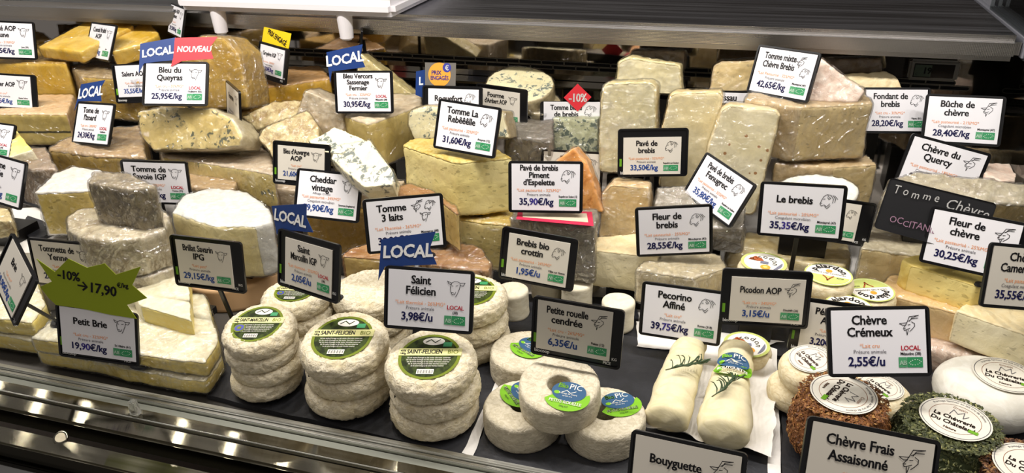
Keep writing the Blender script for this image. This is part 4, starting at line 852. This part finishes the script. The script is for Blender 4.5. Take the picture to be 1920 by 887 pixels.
# title lines, milk, curd, price, animal, extra-local, origin
def sign(pose, label, titles, price=None, milk='', curd='', animal='cow', local=None, origin='', card=None, k=1., size=(.110, .077), grey=False, bc=False, stem=True, pcol=None, ts=.19, logo=True, flags=(), foot=None, over=None, back=False, sub='', tcx=.40):
    x, y, z, yw, ln, rl = pose; pos = C+(np.array([x, y, z])-C)*k; M3 = vec_rows(yw, ln, rl)
    X, Z = M3[:, 0], M3[:, 2]; Nn = -M3[:, 1]
    mw = frame_mat(X, Z, Nn, pos); W_, H_ = size[0]*k, size[1]*k
    t = bpy.data.objects.new('price_sign', None); COL.objects.link(t); t.matrix_world = mw; tag(t, label, 'price sign', 'price signs stuck among the cheeses')
    fr = link('frame', FRM, BLACKP, t, smooth=False); fr.scale = (k*size[0]/.110, k*size[1]/.077, 1); fr.location = (0, 0, -.0038)
    c = card or (.045, .955, .05, .95); cx0, cx1, cy0, cy1 = (c[0]-.5)*W_, (c[1]-.5)*W_, (c[2]-.5)*H_, (c[3]-.5)*H_
    cm = SHADECARD if grey else WHITE  # grey: dimmer signs take the card with painted-in shade
    if not back:
        g = Geo(); g.add([(cx0, cy0, .0001), (cx1, cy0, .0001), (cx1, cy1, .0001), (cx0, cy1, .0001), (cx0, cy0, -.0012), (cx1, cy0, -.0012), (cx1, cy1, -.0012), (cx0, cy1, -.0012)], [(0, 1, 2, 3), (4, 7, 6, 5), (0, 4, 5, 1), (1, 5, 6, 2), (2, 6, 7, 3), (3, 7, 4, 0)])
        link('card', g.mesh('card'), cm, t, smooth=False)
        w_, h_ = cx1-cx0, cy1-cy0; U = lambda a: cx0+a*w_; V = lambda a: cy0+a*h_; zz = .0005
        g = Geo(); S = h_*ts*1.08; n = len(titles); y0 = {1: .66, 2: .775, 3: .86}[n] if n <= 3 else .9; dy = {1: 0, 2: .19, 3: .155}[n]
        if n == 3: S *= .85
        for i, s in enumerate(titles): g.text(s, U(tcx), V(y0-dy*i), S, 'b', 'c', w_*.56, z=zz)
        if titles: link('title_text', g.mesh('title_text'), INK, t, smooth=False)
        if price:
            g = Geo(); sp = price.split('|')
            if len(sp) == 1: g.text(price, U(.36), V(.12), h_*.205, 'b', 'c', w_*.60, z=zz)
            else:
                tot = ''.join(sp); W0 = text_w(tot, 'b')*h_*.205*.92; xx = U(.36)-W0/2
                for i, s in enumerate(sp): g.text(s, xx, V(.12), h_*.205, 'b', 'l', mi=i % 2, z=zz); xx += text_w(s, 'b')*h_*.205*.92
            link('price_text', g.mesh('price_text'), [pcol or NAVY, VIOLET], t, smooth=False)
        g = Geo()
        if sub: g.text(sub, U(.40), V(.50), h_*.07, 'r', 'c', w_*.4, mi=1, z=zz)
        if milk: g.text(milk, U(.40), V(.405), h_*.095, 'r', 'c', w_*.68, mi=0, z=zz)
        if curd: g.text(curd, U(.40), V(.315), h_*.085, 'r' if True else 'b', 'c', w_*.5, mi=1, z=zz)
        if local: g.text(local, U(.83), V(.36), h_*.105, 'b', 'c', w_*.26, mi=2, z=zz)
        if origin: g.text(origin, U(.83), V(.285), h_*.065, 'b', 'c', w_*.27, mi=3, z=zz)
        if g.V: link('detail_text', g.mesh('detail_text'), [ORANGE, GREYI, REDI, INK], t, smooth=False)
        if animal:
            g = Geo(); lst = animal if isinstance(animal, list) else [(animal, .72, .60, .22)]
            for nm, ax, ay, sc in lst:
                for pl_ in ANIM[nm]: g.line([(U(ax)+q[0]*sc*w_, V(ay)+q[1]*sc*w_*.95) for q in pl_], w_*.0072, zz)
            link('animal_drawing', g.mesh('animal_drawing'), INK, t, smooth=False)
        if logo:
            g = Geo(); xa, xm, xb = U(.70), U(.79), U(.955); ya, yb = V(.09), V(.25)
            g.rect(xa, xm-.0003, ya, yb, zz, 0); g.rect(xm, xb, ya, yb, zz, 1); g.text('AB', (xa+xm)/2, ya+(yb-ya)*.25, (yb-ya)*.62, 'b', 'c', (xm-xa)*.8, mi=2, z=zz+.0003)
            lx, ly, lw = (xm+xb)/2, (ya+yb)/2, (xb-xm)*.33
            for a in np.linspace(0, 2*math.pi, 12, endpoint=False):
                px, py = lx+lw*math.cos(a)*(1 if abs(math.cos(a)) < .9 else 1.15), ly+(yb-ya)*.26*math.sin(a)+lw*.12*math.cos(a); q = h_*.010; g.poly([(px-q, py), (px, py-q), (px+q, py), (px, py+q)], zz+.0003, 2)
            link('organic_logo', g.mesh('organic_logo'), [plain_cache('ab', '4d9c6c'), GREEN, PALEG], t, smooth=False)
        if bc:
            g = Geo(); g.text('biocoop', -.46*W_, -.445*H_, H_*.085, 'b', 'l', z=-.0008); link('holder_logo_text', g.mesh('holder_logo_text'), CHALK, t, smooth=False); g = Geo(); g.text('PIÈCE', min(.31, c[1]-.5-.02)*W_ if c[2] > .07 else .31*W_, -.445*H_, H_*.07, 'b', 'l', W_*.15, z=-.0008)
            link('holder_text', g.mesh('holder_text'), CHALK, t, smooth=False)
            if c[1] < .9: g = Geo(); g.text('KG', .40*W_, -.36*H_, H_*.065, 'b', 'l', z=-.0008); link('unit_text', g.mesh('unit_text'), CHALK, t, smooth=False)
            g = Geo(); g.rect(-.49*W_, -.45*W_+.001, -.28*H_, -.12*H_, -.0008, 0); link('green_tab', g.mesh('green_tab'), LGREEN, t, smooth=False)
    # stem + foot
    if stem:
        pb = pos-Z*H_*(.5 if foot is not None else .25)-Nn*.006
        if foot is None:
            best = None
            for dx in (-.02, 0, .02):
                for dy in (.03, .045, .06, .08):
                    zz_ = down(pb[0]+dx, pb[1]+dy, pos[2]+H_*.2)
                    if best is None or zz_-abs(dx)*.2-dy*.15 > best[0]: best = (zz_-abs(dx)*.2-dy*.15, pb[0]+dx, pb[1]+dy, zz_)
            _, fx, fy, zs = best
        else: fx, fy = foot; zs = down(fx, fy, pb[2]-.002)
        if pb[2]-zs > .006:
            a = np.array(pb)+Z*.012; b = np.array([fx, fy, zs+.001]); d = (b-a); L = np.linalg.norm(d); d = d/L; s1 = np.cross(d, [1, 0, 0]); s1 /= np.linalg.norm(s1); s2 = np.cross(d, s1)
            V_ = []; 
            for q in (a, b):
                for e1, e2 in ((1, 1), (-1, 1), (-1, -1), (1, -1)): V_.append(q+s1*.0018*e1+s2*.003*e2)
            me = mk('stem', V_, [(0, 1, 2, 3), (7, 6, 5, 4), (0, 4, 5, 1), (1, 5, 6, 2), (2, 6, 7, 3), (3, 7, 4, 0)])
            inv = np.array(mw.inverted()); vv = getv(me); setv(me, vv @ inv[:3, :3].T+inv[:3, 3]); link('stem', me, BLACKS, t, smooth=False)
            if foot is None: zs -= .0
            g = Geo(); cc = ell(0, 0, .014 if foot is not None else .006, .010 if foot is not None else .005, 18); n = len(cc); g.add([(fx+p[0], fy+p[1], zs+.0035) for p in cc]+[(fx+p[0]*1.15, fy+p[1]*1.15, zs+.0003) for p in cc], [tuple(range(n-1, -1, -1)), tuple(range(n, 2*n))]+[(i, (i+1) % n, n+(i+1) % n, n+i) for i in range(n)])
            me = g.mesh('foot'); vv = getv(me); setv(me, vv @ inv[:3, :3].T+inv[:3, 3]); link('foot', me, BLACKS, t, smooth=False)
    inv = np.array(mw.inverted())
    for fi, fl in enumerate(flags):
        # polygon given where the flag stands in the plane just in front of / behind this sign
        off = fl.get('off', .0012); pp = pos+Nn*off; L2 = []
        for u, v in fl['pts']:
            q = atplane(u, v, pp, Nn); q = inv[:3, :3] @ q+inv[:3, 3]; L2.append((q[0], q[1]))
        ar = sum(L2[i][0]*L2[(i+1) % len(L2)][1]-L2[(i+1) % len(L2)][0]*L2[i][1] for i in range(len(L2)))
        if ar < 0: L2 = L2[::-1]
        n = len(L2); g = Geo(); g.add([(p[0], p[1], off) for p in L2]+[(p[0], p[1], off-.0006) for p in L2], [tuple(range(n)), tuple(range(2*n-1, n-1, -1))]+[(i, n+i, n+(i+1) % n, (i+1) % n) for i in range(n)])
        o = link(fl.get('name', 'flag'), g.mesh('flag'), fl['mat'], t, smooth=False)
        if fl.get('label'): o['label'] = fl['label']
        for tx in fl.get('text', ()):
            s, u, v, size_px, wt, mat, ang = tx[:7]; q = inv[:3, :3] @ atplane(u, v, pp, Nn)+inv[:3, 3]; q2 = inv[:3, :3] @ atplane(u+size_px, v, pp, Nn)+inv[:3, 3]; sz = np.linalg.norm(q2-q)
            g = Geo(); g.text(s, q[0], q[1]-sz*.35, sz, wt, 'c', z=off+.0005, rot=math.radians(ang), wob=.10 if wt == 'h' else 0, sx=tx[7] if len(tx) > 7 else .92, shear=.12 if wt == 'h' else 0)
            link('lettering', g.mesh('lettering'), mat, o, smooth=False)
        for sh in fl.get('shapes', ()):
            kind, u, v, r_, mat = sh; q = inv[:3, :3] @ atplane(u, v, pp, Nn)+inv[:3, 3]; q2 = inv[:3, :3] @ atplane(u+r_, v, pp, Nn)+inv[:3, 3]; rr_ = np.linalg.norm(q2-q)
            g = Geo(); g.disc(q[0], q[1], rr_, z=off+.0002*(1 if mat is PRIXO else 2)); link('emblem', g.mesh('emblem'), mat, o, smooth=False)
    return t
PC = {}
def plain_cache(k, c):
    if k not in PC: PC[k] = plain('ink_'+k, c, .45)
    return PC[k]
def local(pts, u, v, px, ang, off=.0012, t='LOCAL'): return dict(pts=pts, mat=FLAGB, text=[(t, u, v, px, 'h', CHALK, ang)], off=off, name='local_flag', label='navy flag reading local')
A = 'Présure animale'
sign((-1.472,1.241,.311,23.4,-14.5,5.2), 'white sign at the top left edge reading AOP jeune', ['Comté AOP', 'jeune'], '19,45€/kg', '*Lait cru - 31%MG*', A, 'cow', origin='Jura (39)')
sign((-1.290,1.296,.303,-23,-28,-2.9), 'small turned sign in front of the long pale gold slab', ['Comté fruité', 'AOP'], '20,45€/kg', '*Lait cru*', A, 'cow', pcol=BLUEINK, origin='Jura')
sign((-1.408,1.675,.265,-34,-19.5,.1), 'narrow turned sign against the white board at the top', ['Comté AOP', 'vieux'], '29,50€/kg', '*Lait cru*', A, 'cow', k=.80, origin='Jura')
sign((-1.155,1.230,.241,8.7,-15,-2.9), 'black edged sign half hidden left of the bleu du queyras sign', ['Salers AOP'], '35,55€/kg', '*Lait cru - 31%MG*', A, 'cow', bc=True, card=(.07, .95, .16, .96), pcol=BLUEINK)
sign((-.928,1.069,.298,20.1,-31.8,2.9), 'white sign with blue and red flags above it reading bleu du queyras', ['Bleu du', 'Queyras'], '25,95€/kg', '*Lait cru - 30%MG*', A, 'cow', 'LOCAL', 'Guillestre (05)',
     flags=[local([(263,82),(330,70),(324,113),(292,116),(270,119),(260,137)], 296, 97, 21, 9), dict(pts=[(328,71),(408,69),(394,88),(400,110),(342,114),(320,125),(325,108)], mat=FLAGR, off=.0022, name='red_flag', label='red flag reading nouveau', text=[('NOUVEAU', 364, 92, 16, 'h', CHALK, 2, .86)])])
sign((-1.397,1.143,.231,18.5,-14.1,5.3), 'black edged sign at the left edge reading morbier', ['Morbier AOP'], '22,|95|€/kg', '*Lait cru*', A, 'cow', bc=True, card=(.04, .90, .15, .95), pcol=BLUEINK, origin='Haute Saône')
sign((-1.112,1.052,.219,-15.4,-28.7,-6), 'white sign with navy flag standing on the brown crusted wedge', ['Tome de', "l'Izoard"], '24,30€/kg', '*Lait cru - 28%MG*', A, 'cow', 'LOCAL', 'Guillestre', flags=[local([(152,158),(197,150),(188,166),(190,190),(147,190),(139,208)], 170, 172, 16, 8, -.0045)])
sign((-1.508,1.151,.123,20.2,-29.7,10.3), 'sign mostly cut off by the left edge below the morbier sign', ['Raclette'], '20,50€/kg', '', A, 'cow', 'LOCAL', '(38)', k=.85)
sign((-1.120,.852,.192,-5.7,-24.3,4.4), 'white sign at the left edge reading tomme givree', ['Tomme', 'Givrée'], '27,90€/kg', '*Lait cru*', A, 'cow', pcol=BLUEINK, foot=(-1.03, .90))
sign((-.905,.659,.149,-23,-29.2,19.5), 'steeply turned black edged sign at the left edge reading brie', ['Brie'], '18,90€/kg', '*Lait cru*', A, 'cow', grey=True, card=(.10, .86, .05, .95), pcol=BLUEINK, foot=(-.90, .70))
sign((-.938,.768,.107,8.3,-5,2.8), 'sign half hidden behind the green star reading tommette', ['Tommette de', 'Yenne'], '28,50€/kg', '*Lait cru*', A, 'cow', grey=True)
star = [(97,500),(122,490)]
star = [(68,485),(103,510),(128,485),(163,502),(196,494),(217,515),(264,500),(248,535),(276,559),(238,572),(256,598),(205,590),(150,578),(105,572),(92,560),(75,538),(97,528)]
sign((-.780,.651,.085,12.7,-9.2,7.3), 'petit brie sign topped by a jagged green discount star', ['Petit Brie'], '19,|90|€/kg', '*Lait cru - 32%MG*', A, 'cow', origin='St Hilaire (61)', bc=True, card=(.05, .96, .09, .96), foot=(-.745, .672),
     flags=[dict(pts=star, mat=STARG, off=.0015, name='discount_star', label='jagged olive green star with a handwritten price', text=[('-10%', 128, 516, 24, 'b', INK, -2, .9), ('→17,90', 180, 540, 27, 'b', INK, -3, .9), ('€/kg', 230, 535, 13, 'b', INK, 5, .9)])])
sign((-.687,.774,.138,4.3,-6.7,1.7), 'black edged sign reading brillat savarin', ['Brillat Savarin', 'IPG'], '29,15€/kg', '*Lait past*', A, 'cow', grey=True, bc=True, card=(.08, .84, .08, .92), pcol=BLUEINK)
sign((-.507,.744,.177,-16.4,-14.1,-1.8), 'black edged sign reading saint marcellin below a navy flag', ['Saint', 'Marcellin IGP'], '2,05€/u', '*Lait thermisé - 25%MG*', A, 'cow', 'LOCAL', '(38)', grey=True, bc=True, card=(.13, .89, .07, .88), pcol=BLUEINK,
     flags=[local([(509,386),(575,382),(574,408),(587,436),(524,430),(519,440)], 543, 408, 21, 0, -.0045)])
sign((-.608,.977,.163,5.8,-25.4,2.6), 'white sign reading cheddar vintage', ['Cheddar', 'vintage'], '29,90€/kg', '*Lait pasteurisé - 34%MG*', 'Coagulant microbien', 'cow', origin='Somerset (Angleterre)', pcol=BLUEINK, sub='Affinage 15 mois')
sign((-.730,1.103,.155,3.6,-15.8,1.4), "black framed sign reading bleu d'auvergne", ["Bleu d'Auvergne", 'AOP'], '21,60€/kg', '*Lait cru*', A, 'cow', grey=True, bc=True, card=(.09, .90, .12, .90), pcol=BLUEINK, k=.90)
sign((-.666,1.241,.249,9.9,-15.5,-.6), 'white three line sign reading bleu vercors sassenage with a navy flag', ['Bleu Vercors', 'Sassenage', 'Fermier'], '30,95€/kg', '*Lait cru - 32%MG*', A, 'cow', 'LOCAL', 'Méaudre (38)', k=.93, flags=[local([(612,98),(680,83),(676,105),(685,126),(622,134),(619,157)], 646, 110, 25, 8, -.0045)])
sign((-.988,1.444,.236,-23.5,-15.8,1.9), 'turned sign with a yellow tag on top', ['Gruyère IGP'], '24,50€/kg', '*Lait cru - 32%MG*', A, 'cow', k=.90, bc=True, card=(.07, .88, .14, .93), pcol=VIOLET, flags=[dict(pts=[(495,50),(546,63),(541,91),(491,78)], mat=FLAGY, off=-.0045, name='yellow_tag', label='yellow tag reading prix engage', text=[('PRIX ENGAGÉ', 519, 70, 8.5, 'b', INK, -14, .72)])])
sign((-.915,1.19,.222,-43,-9,-2), 'sign seen almost edge on right of the golden half wheel', ['Fourme'], '21,50€/kg', '', A, 'cow', grey=True, k=.95)
sign((-.428,.873,.184,27.9,-13.8,.9), 'white sign with goat, sheep and cow heads reading tomme 3 laits', ['Tomme', '3 laits'], '38,90€/kg', '*Lait Thermisé - 26%MG*', A, [('goat', .60, .72, .17), ('sheep', .78, .74, .16), ('cow', .71, .52, .15)], origin='Massegros (48)', tcx=.33)
sign((-.335,.726,.163,8.6,-19.4,1.2), 'grey lit sign reading saint felicien above the right wrinkled stack', ['Saint', 'Félicien'], '3,98€/u', '*Lait thermisé - 26%MG*', A, 'cow', 'LOCAL', '(38)', grey=False,
     flags=[local([(715,449),(817,434),(806,465),(819,496),(722,500),(709,526)], 764, 470, 33, 5, -.0045)])
sign((-.485,1.217,.238,2,-14.9,-1.1), 'sign behind the tilted white sign, a round orange emblem card above it', ['Roquefort'], '37,50€/kg', '', A, 'sheep', bc=True, card=(.10, .94, .13, .93), ts=.21, pcol=VIOLET,
     flags=[local([(780,134),(800,130),(800,186),(779,178)], 789, 152, 18, 5, -.0075, 'L'), dict(pts=[(797,117),(855,118),(854,162),(797,160)], mat=PRIXG, off=-.0045, name='emblem_card', label='grey card with orange and blue discs', shapes=[('d', 824, 140, 21, PRIXO), ('d', 838, 127, 8, PRIXB)], text=[('PRIX', 818, 136, 10, 'b', PRIXB, 0), ('ENGAGÉS', 824, 146, 10, 'b', PRIXB, 0, .8), ('€', 838, 127, 12, 'b', CHALK, 0)])])
sign((-.443,1.366,.198,-10.2,-2,.8), 'black framed sign right of the roquefort sign reading fourme', ['Fourme', "d'Ambert AOP"], '22,60€/kg', '', A, 'cow', grey=True, card=(.08, .86, .08, .90), k=.93)
sign((-.400,1.057,.262,-10.7,-19.6,.9), 'tilted white sign with a sheep head on the large pale holed block', ['Tomme La', 'Rebêêêlle'], '31,60€/kg', '*Lait pasteurisé - 32%MG*', A, 'sheep', origin='Aveyron (12)')
sign((-.302,1.340,.185,10.5,-3,0), 'pale sign with a red discount diamond', ['Tomme bleue', 'de brebis'], '44,50€/kg', '*Lait thermisé - 31%MG*', A, 'sheep', bc=True, k=.985, card=(.06, 1.0, .14, 1.0), flags=[dict(pts=[(1083,157),(1109,182),(1083,209),(1057,183)], mat=FLAGR, off=.0015, name='discount_diamond', label='red diamond reading minus ten percent', text=[('-10%', 1083, 183, 22, 'b', CHALK, 0, .80)])])
sign((-.275,1.237,.129,8.4,-10,1.7), 'sign hidden behind the piment sign, only its first word showing', ['Pavé', 'de brebis'], '33,90€/kg', '', A, 'sheep', k=.96, grey=True)
sign((-.264,1.013,.196,10.9,-13.3,-.2), "white three line sign reading pave de brebis piment", ['Pavé de brebis', 'Piment', "d'Espelette"], '35,|90|€/kg', '*Lait pasteurisé - 32%MG*', A, 'sheep', origin='Roquefort sur Soulzon (12)', foot=(-.262, 1.03))
sign((-.250,.912,.131,-1,-11.7,3.2), 'black framed sign reading brebis bio crottin', ['Brebis bio', 'crottin'], '1,95€/u', '*Lait pasteurisé - 24%MG*', A, 'sheep', grey=True, bc=True, card=(.10, .90, .06, .90), origin='Villes sur Auzon', pcol=BLUEINK)
sign((-.158,.745,.133,-1.9,-7.4,1), 'black framed grey shaded sign with a goat head above the ring cheeses', ['Petite rouelle', 'cendrée'], '6,35€/u', '*Lait cru - 26%MG*', A, 'goat', grey=True, bc=True, card=(.06, .88, .12, .95), origin='Peisse (12)', pcol=BLUEINK, )
sign((-.127,1.160,.207,12.6,-10.2,-1), 'tall black framed sign reading pave de brebis before the pale slabs', ['Pavé de', 'brebis'], '33,50€/kg', '*Lait pasteurisé - 32%MG*', A, 'sheep', grey=True, bc=True, card=(.08, .90, .05, .82), origin='Roquefort sur Soulzon', pcol=BLUEINK, foot=(-.118, 1.16))
sign((-.165,1.390,.209,28.6,-18.8,6.2), 'sign behind the rounded pale slab showing a sheep head', ['Brebis'], '31,50€/kg', '', A, 'sheep', k=.97)
sign((-.020,1.530,.167,19.2,-20.5,3.6), 'sign behind the upright cream slab reading ossau iraty', ['Ossau', 'Iraty'], '32,50€/kg', '', A, 'sheep', k=.86, ts=.24)
sign((.055,1.270,.315,-34.2,-19,-2.6), 'white sign with goat and sheep heads reading tomme mixte', ['Tomme mixte', 'Chèvre Brebis'], '42,65€/kg', '*Lait Pasteurisé - 32%MG*', A, [('goat', .68, .66, .18), ('sheep', .79, .46, .17)], origin='Montayral (47)', k=.985)
sign((-.022,1.143,.162,-37.8,-24.8,11.3), 'strongly tilted diamond standing sign reading fenugrec', ['Pavé de brebis', 'Fenugrec'], '35,80€/kg', '*Lait pasteurisé - 32%MG*', A, 'sheep', origin='Roquefort sur Soulzon', pcol=BLUEINK, k=.97)
sign((-.075,1.026,.140,10,-5.1,-4.7), 'white sign reading fleur de brebis', ['Fleur de', 'brebis'], '28,55€/kg', '*Lait pasteurisé - 25%MG*', A, 'sheep', origin='Moudeyres (43)')
sign((.092,1.016,.195,-2.3,-7.9,-2.7), 'large white sign reading le brebis above the cream loaf', ['Le brebis'], '35,|35|€/kg', '*Lait pasteurisé - 20%MG*', 'Coagulant microbien', 'sheep', origin='Montayral (47)')
sign((.182,1.303,.055,10,-16,7), 'black framed sign half hidden right behind the le brebis sign', ['Brebis'], '27,50€/kg', '', A, 'sheep', grey=True, bc=True, card=(.05, .78, .08, .92), k=.86)
sign((.055,.895,.123,6.3,-10,-1), 'black framed sign reading picodon aop', ['Picodon AOP'], '3,15€/u', '*Lait cru - 24%MG*', A, 'goat', grey=True, bc=True, card=(.11, .93, .08, .86), origin='Dieulefit (26)', pcol=BLUEINK)
sign((-.049,.909,.075,-3.7,-13.3,-1.4), 'white sign reading pecorino affine', ['Pecorino', 'Affiné'], '39,|75|€/kg', '*Lait cru*', A, 'sheep', origin='Rome (318)')
sign((.152,.964,.048,6.5,-19.8,4.4), 'black framed sign mostly hidden behind the cremeux sign', ['Pélardon', 'AOP'], '3,20€/u', '*Lait cru*', A, 'goat', grey=True, bc=True, card=(.12, .93, .08, .92), k=.94)
sign((.172,.786,.151,12.4,-29.3,-2), 'bright white sign reading chevre cremeux', ['Chèvre', 'Crémeux'], '2,55€/u', '*Lait cru', A, 'goat', 'LOCAL', 'Méaudre (38)')
sign((.303,1.015,.173,-21.2,-14.6,-2), 'white sign reading fleur de chevre', ['Fleur de', 'chèvre'], '30,25€/kg', '*Lait pasteurisé - 25%MG*', A, 'goat', origin='Montayral')
sign((.345,.926,.177,23.1,-19,9.1), 'grey lit sign with a goat head cut by the right edge', ['Chèvre', 'Camembert'], '35,55€/kg', '*Lait pasteurisé*', 'Coagulant microbien', 'goat', grey=True)
sign((.285,1.165,.215,2.8,-17.4,12.9), 'slanted white sign below the buche sign reading chevre du quercy', ['Chèvre du', 'Quercy'], '38,60€/kg', '*Lait pasteurisé - 18%MG*', 'Coagulant microbien', 'goat', k=1.06)
sign((.331,1.303,.247,-7.2,-24,-2.9), 'white sign reading buche de chevre near the glass panel', ['Bûche de', 'chèvre'], '28,40€/kg', '*Lait pasteurisé - 21%MG*', 'Coagulant microbien', 'goat', origin='Montayral (47)')
sign((.249,1.385,.231,11.9,-24.8,.2), 'white sign reading fondant de brebis below the thermometer', ['Fondant de', 'brebis'], '28,20€/kg', '*Lait cru - 30%MG*', A, 'sheep', origin='Viane (81)', k=.97)
sign((-.014,.565,.108,-10.4,-24.4,-4.9), 'dim lit sign at the bottom edge in front of the rosemary logs', ['Bouyguette'], '7,90€/u', '*Lait cru - 18%MG*', A, 'goat', grey=True, ts=.165, foot=(-.01, .70))
sign((.134,.545,.173,13.4,-33.2,10.2), 'dim lit sign at the bottom edge reading chevre frais assaisonne', ['Chèvre Frais', 'Assaisonné'], '3,50€/u', '*Lait cru', A, 'goat', grey=True, ts=.165, foot=(.20, .68))
sign((-.921,.965,.159,18,-3.5,3.8), 'sign behind the grey tomme reading tomme de savoie', ['Tomme de', 'Savoie IGP'], '24,50€/kg', '*Lait cru - 30%MG*', A, 'cow', 'LOCAL', 'Yenne (73)')
# black back-turned sign
p = aty(675, 74, 1.36); sign((p[0], 1.36, p[2], -62, -8, 0), 'black sign seen from behind near the board foot', [], back=True, size=(.075, .050))
# handwritten slate
p = aty(1750, 405, 1.045); M3 = vec_rows(-10, -22, 6.5); t = bpy.data.objects.new('chalk_sign', None); COL.objects.link(t)
t.matrix_world = frame_mat(M3[:, 0], M3[:, 2], -M3[:, 1], p); tag(t, 'black handwritten slate sign reading tomme chevre', 'price sign')
me = frame_mesh(.129, .071, .0005); link('plate', me, BLACKS, t, smooth=False)
CHG = plain('chalk_grey', 'a9a8a6', .7)
g = Geo(); g.text('T o m m e', -.028, .017, .015, 'r', 'c', .056, z=.005, wob=.25, shear=.1, rot=.03); g.text('Chèvre', .034, .013, .020, 'r', 'c', .052, z=.005, wob=.2, shear=.15, rot=-.02); link('chalk_text', g.mesh('chalk_text'), CHG, t, smooth=False)
g = Geo(); g.text('28,50', .020, -.006, .014, 'r', 'c', z=.005, wob=.15); link('chalk_text', g.mesh('chalk_text'), CHG, t, smooth=False)
g = Geo(); g.text('OCCITANIE', -.020, -.022, .012, 'r', 'c', .075, z=.005, wob=.25); link('chalk_text', g.mesh('chalk_text'), PINKCH, t, smooth=False)
# red bordered paper lying on the grey block
j = [j for j in JOBS if 'red bordered' in j['label']][0]['obj']; zt = (j.matrix_world @ Vector((0, 0, 0))).z
Vv = []; g = Geo(); pp = [atz(u, v, zt+.0058) for u, v in ((968, 411), (1113, 424), (1110, 397), (972, 393))]; pi = [atz(u, v, zt+.0062) for u, v in ((980, 407), (1103, 417), (1100, 400), (980, 397))]
iv = np.array(j.matrix_world.inverted()); T = lambda q: tuple(iv[:3, :3] @ np.array(q)+iv[:3, 3])
g.add([T(q) for q in pp], [(0, 1, 2, 3)], 0); g.add([T(q) for q in pi], [(0, 1, 2, 3)], 1); o = link('paper_label', g.mesh('paper_label'), [plain('label_crimson', 'c8284c', .45), plain('label_beige', 'cdbfa8', .5)], j, smooth=False); o['label'] = 'red bordered paper'
for u, v in ():
    pass
print('objects', len(bpy.data.objects), 'tris', sum(len(o.data.loops)-2*len(o.data.polygons) for o in bpy.data.objects if o.type == 'MESH'))
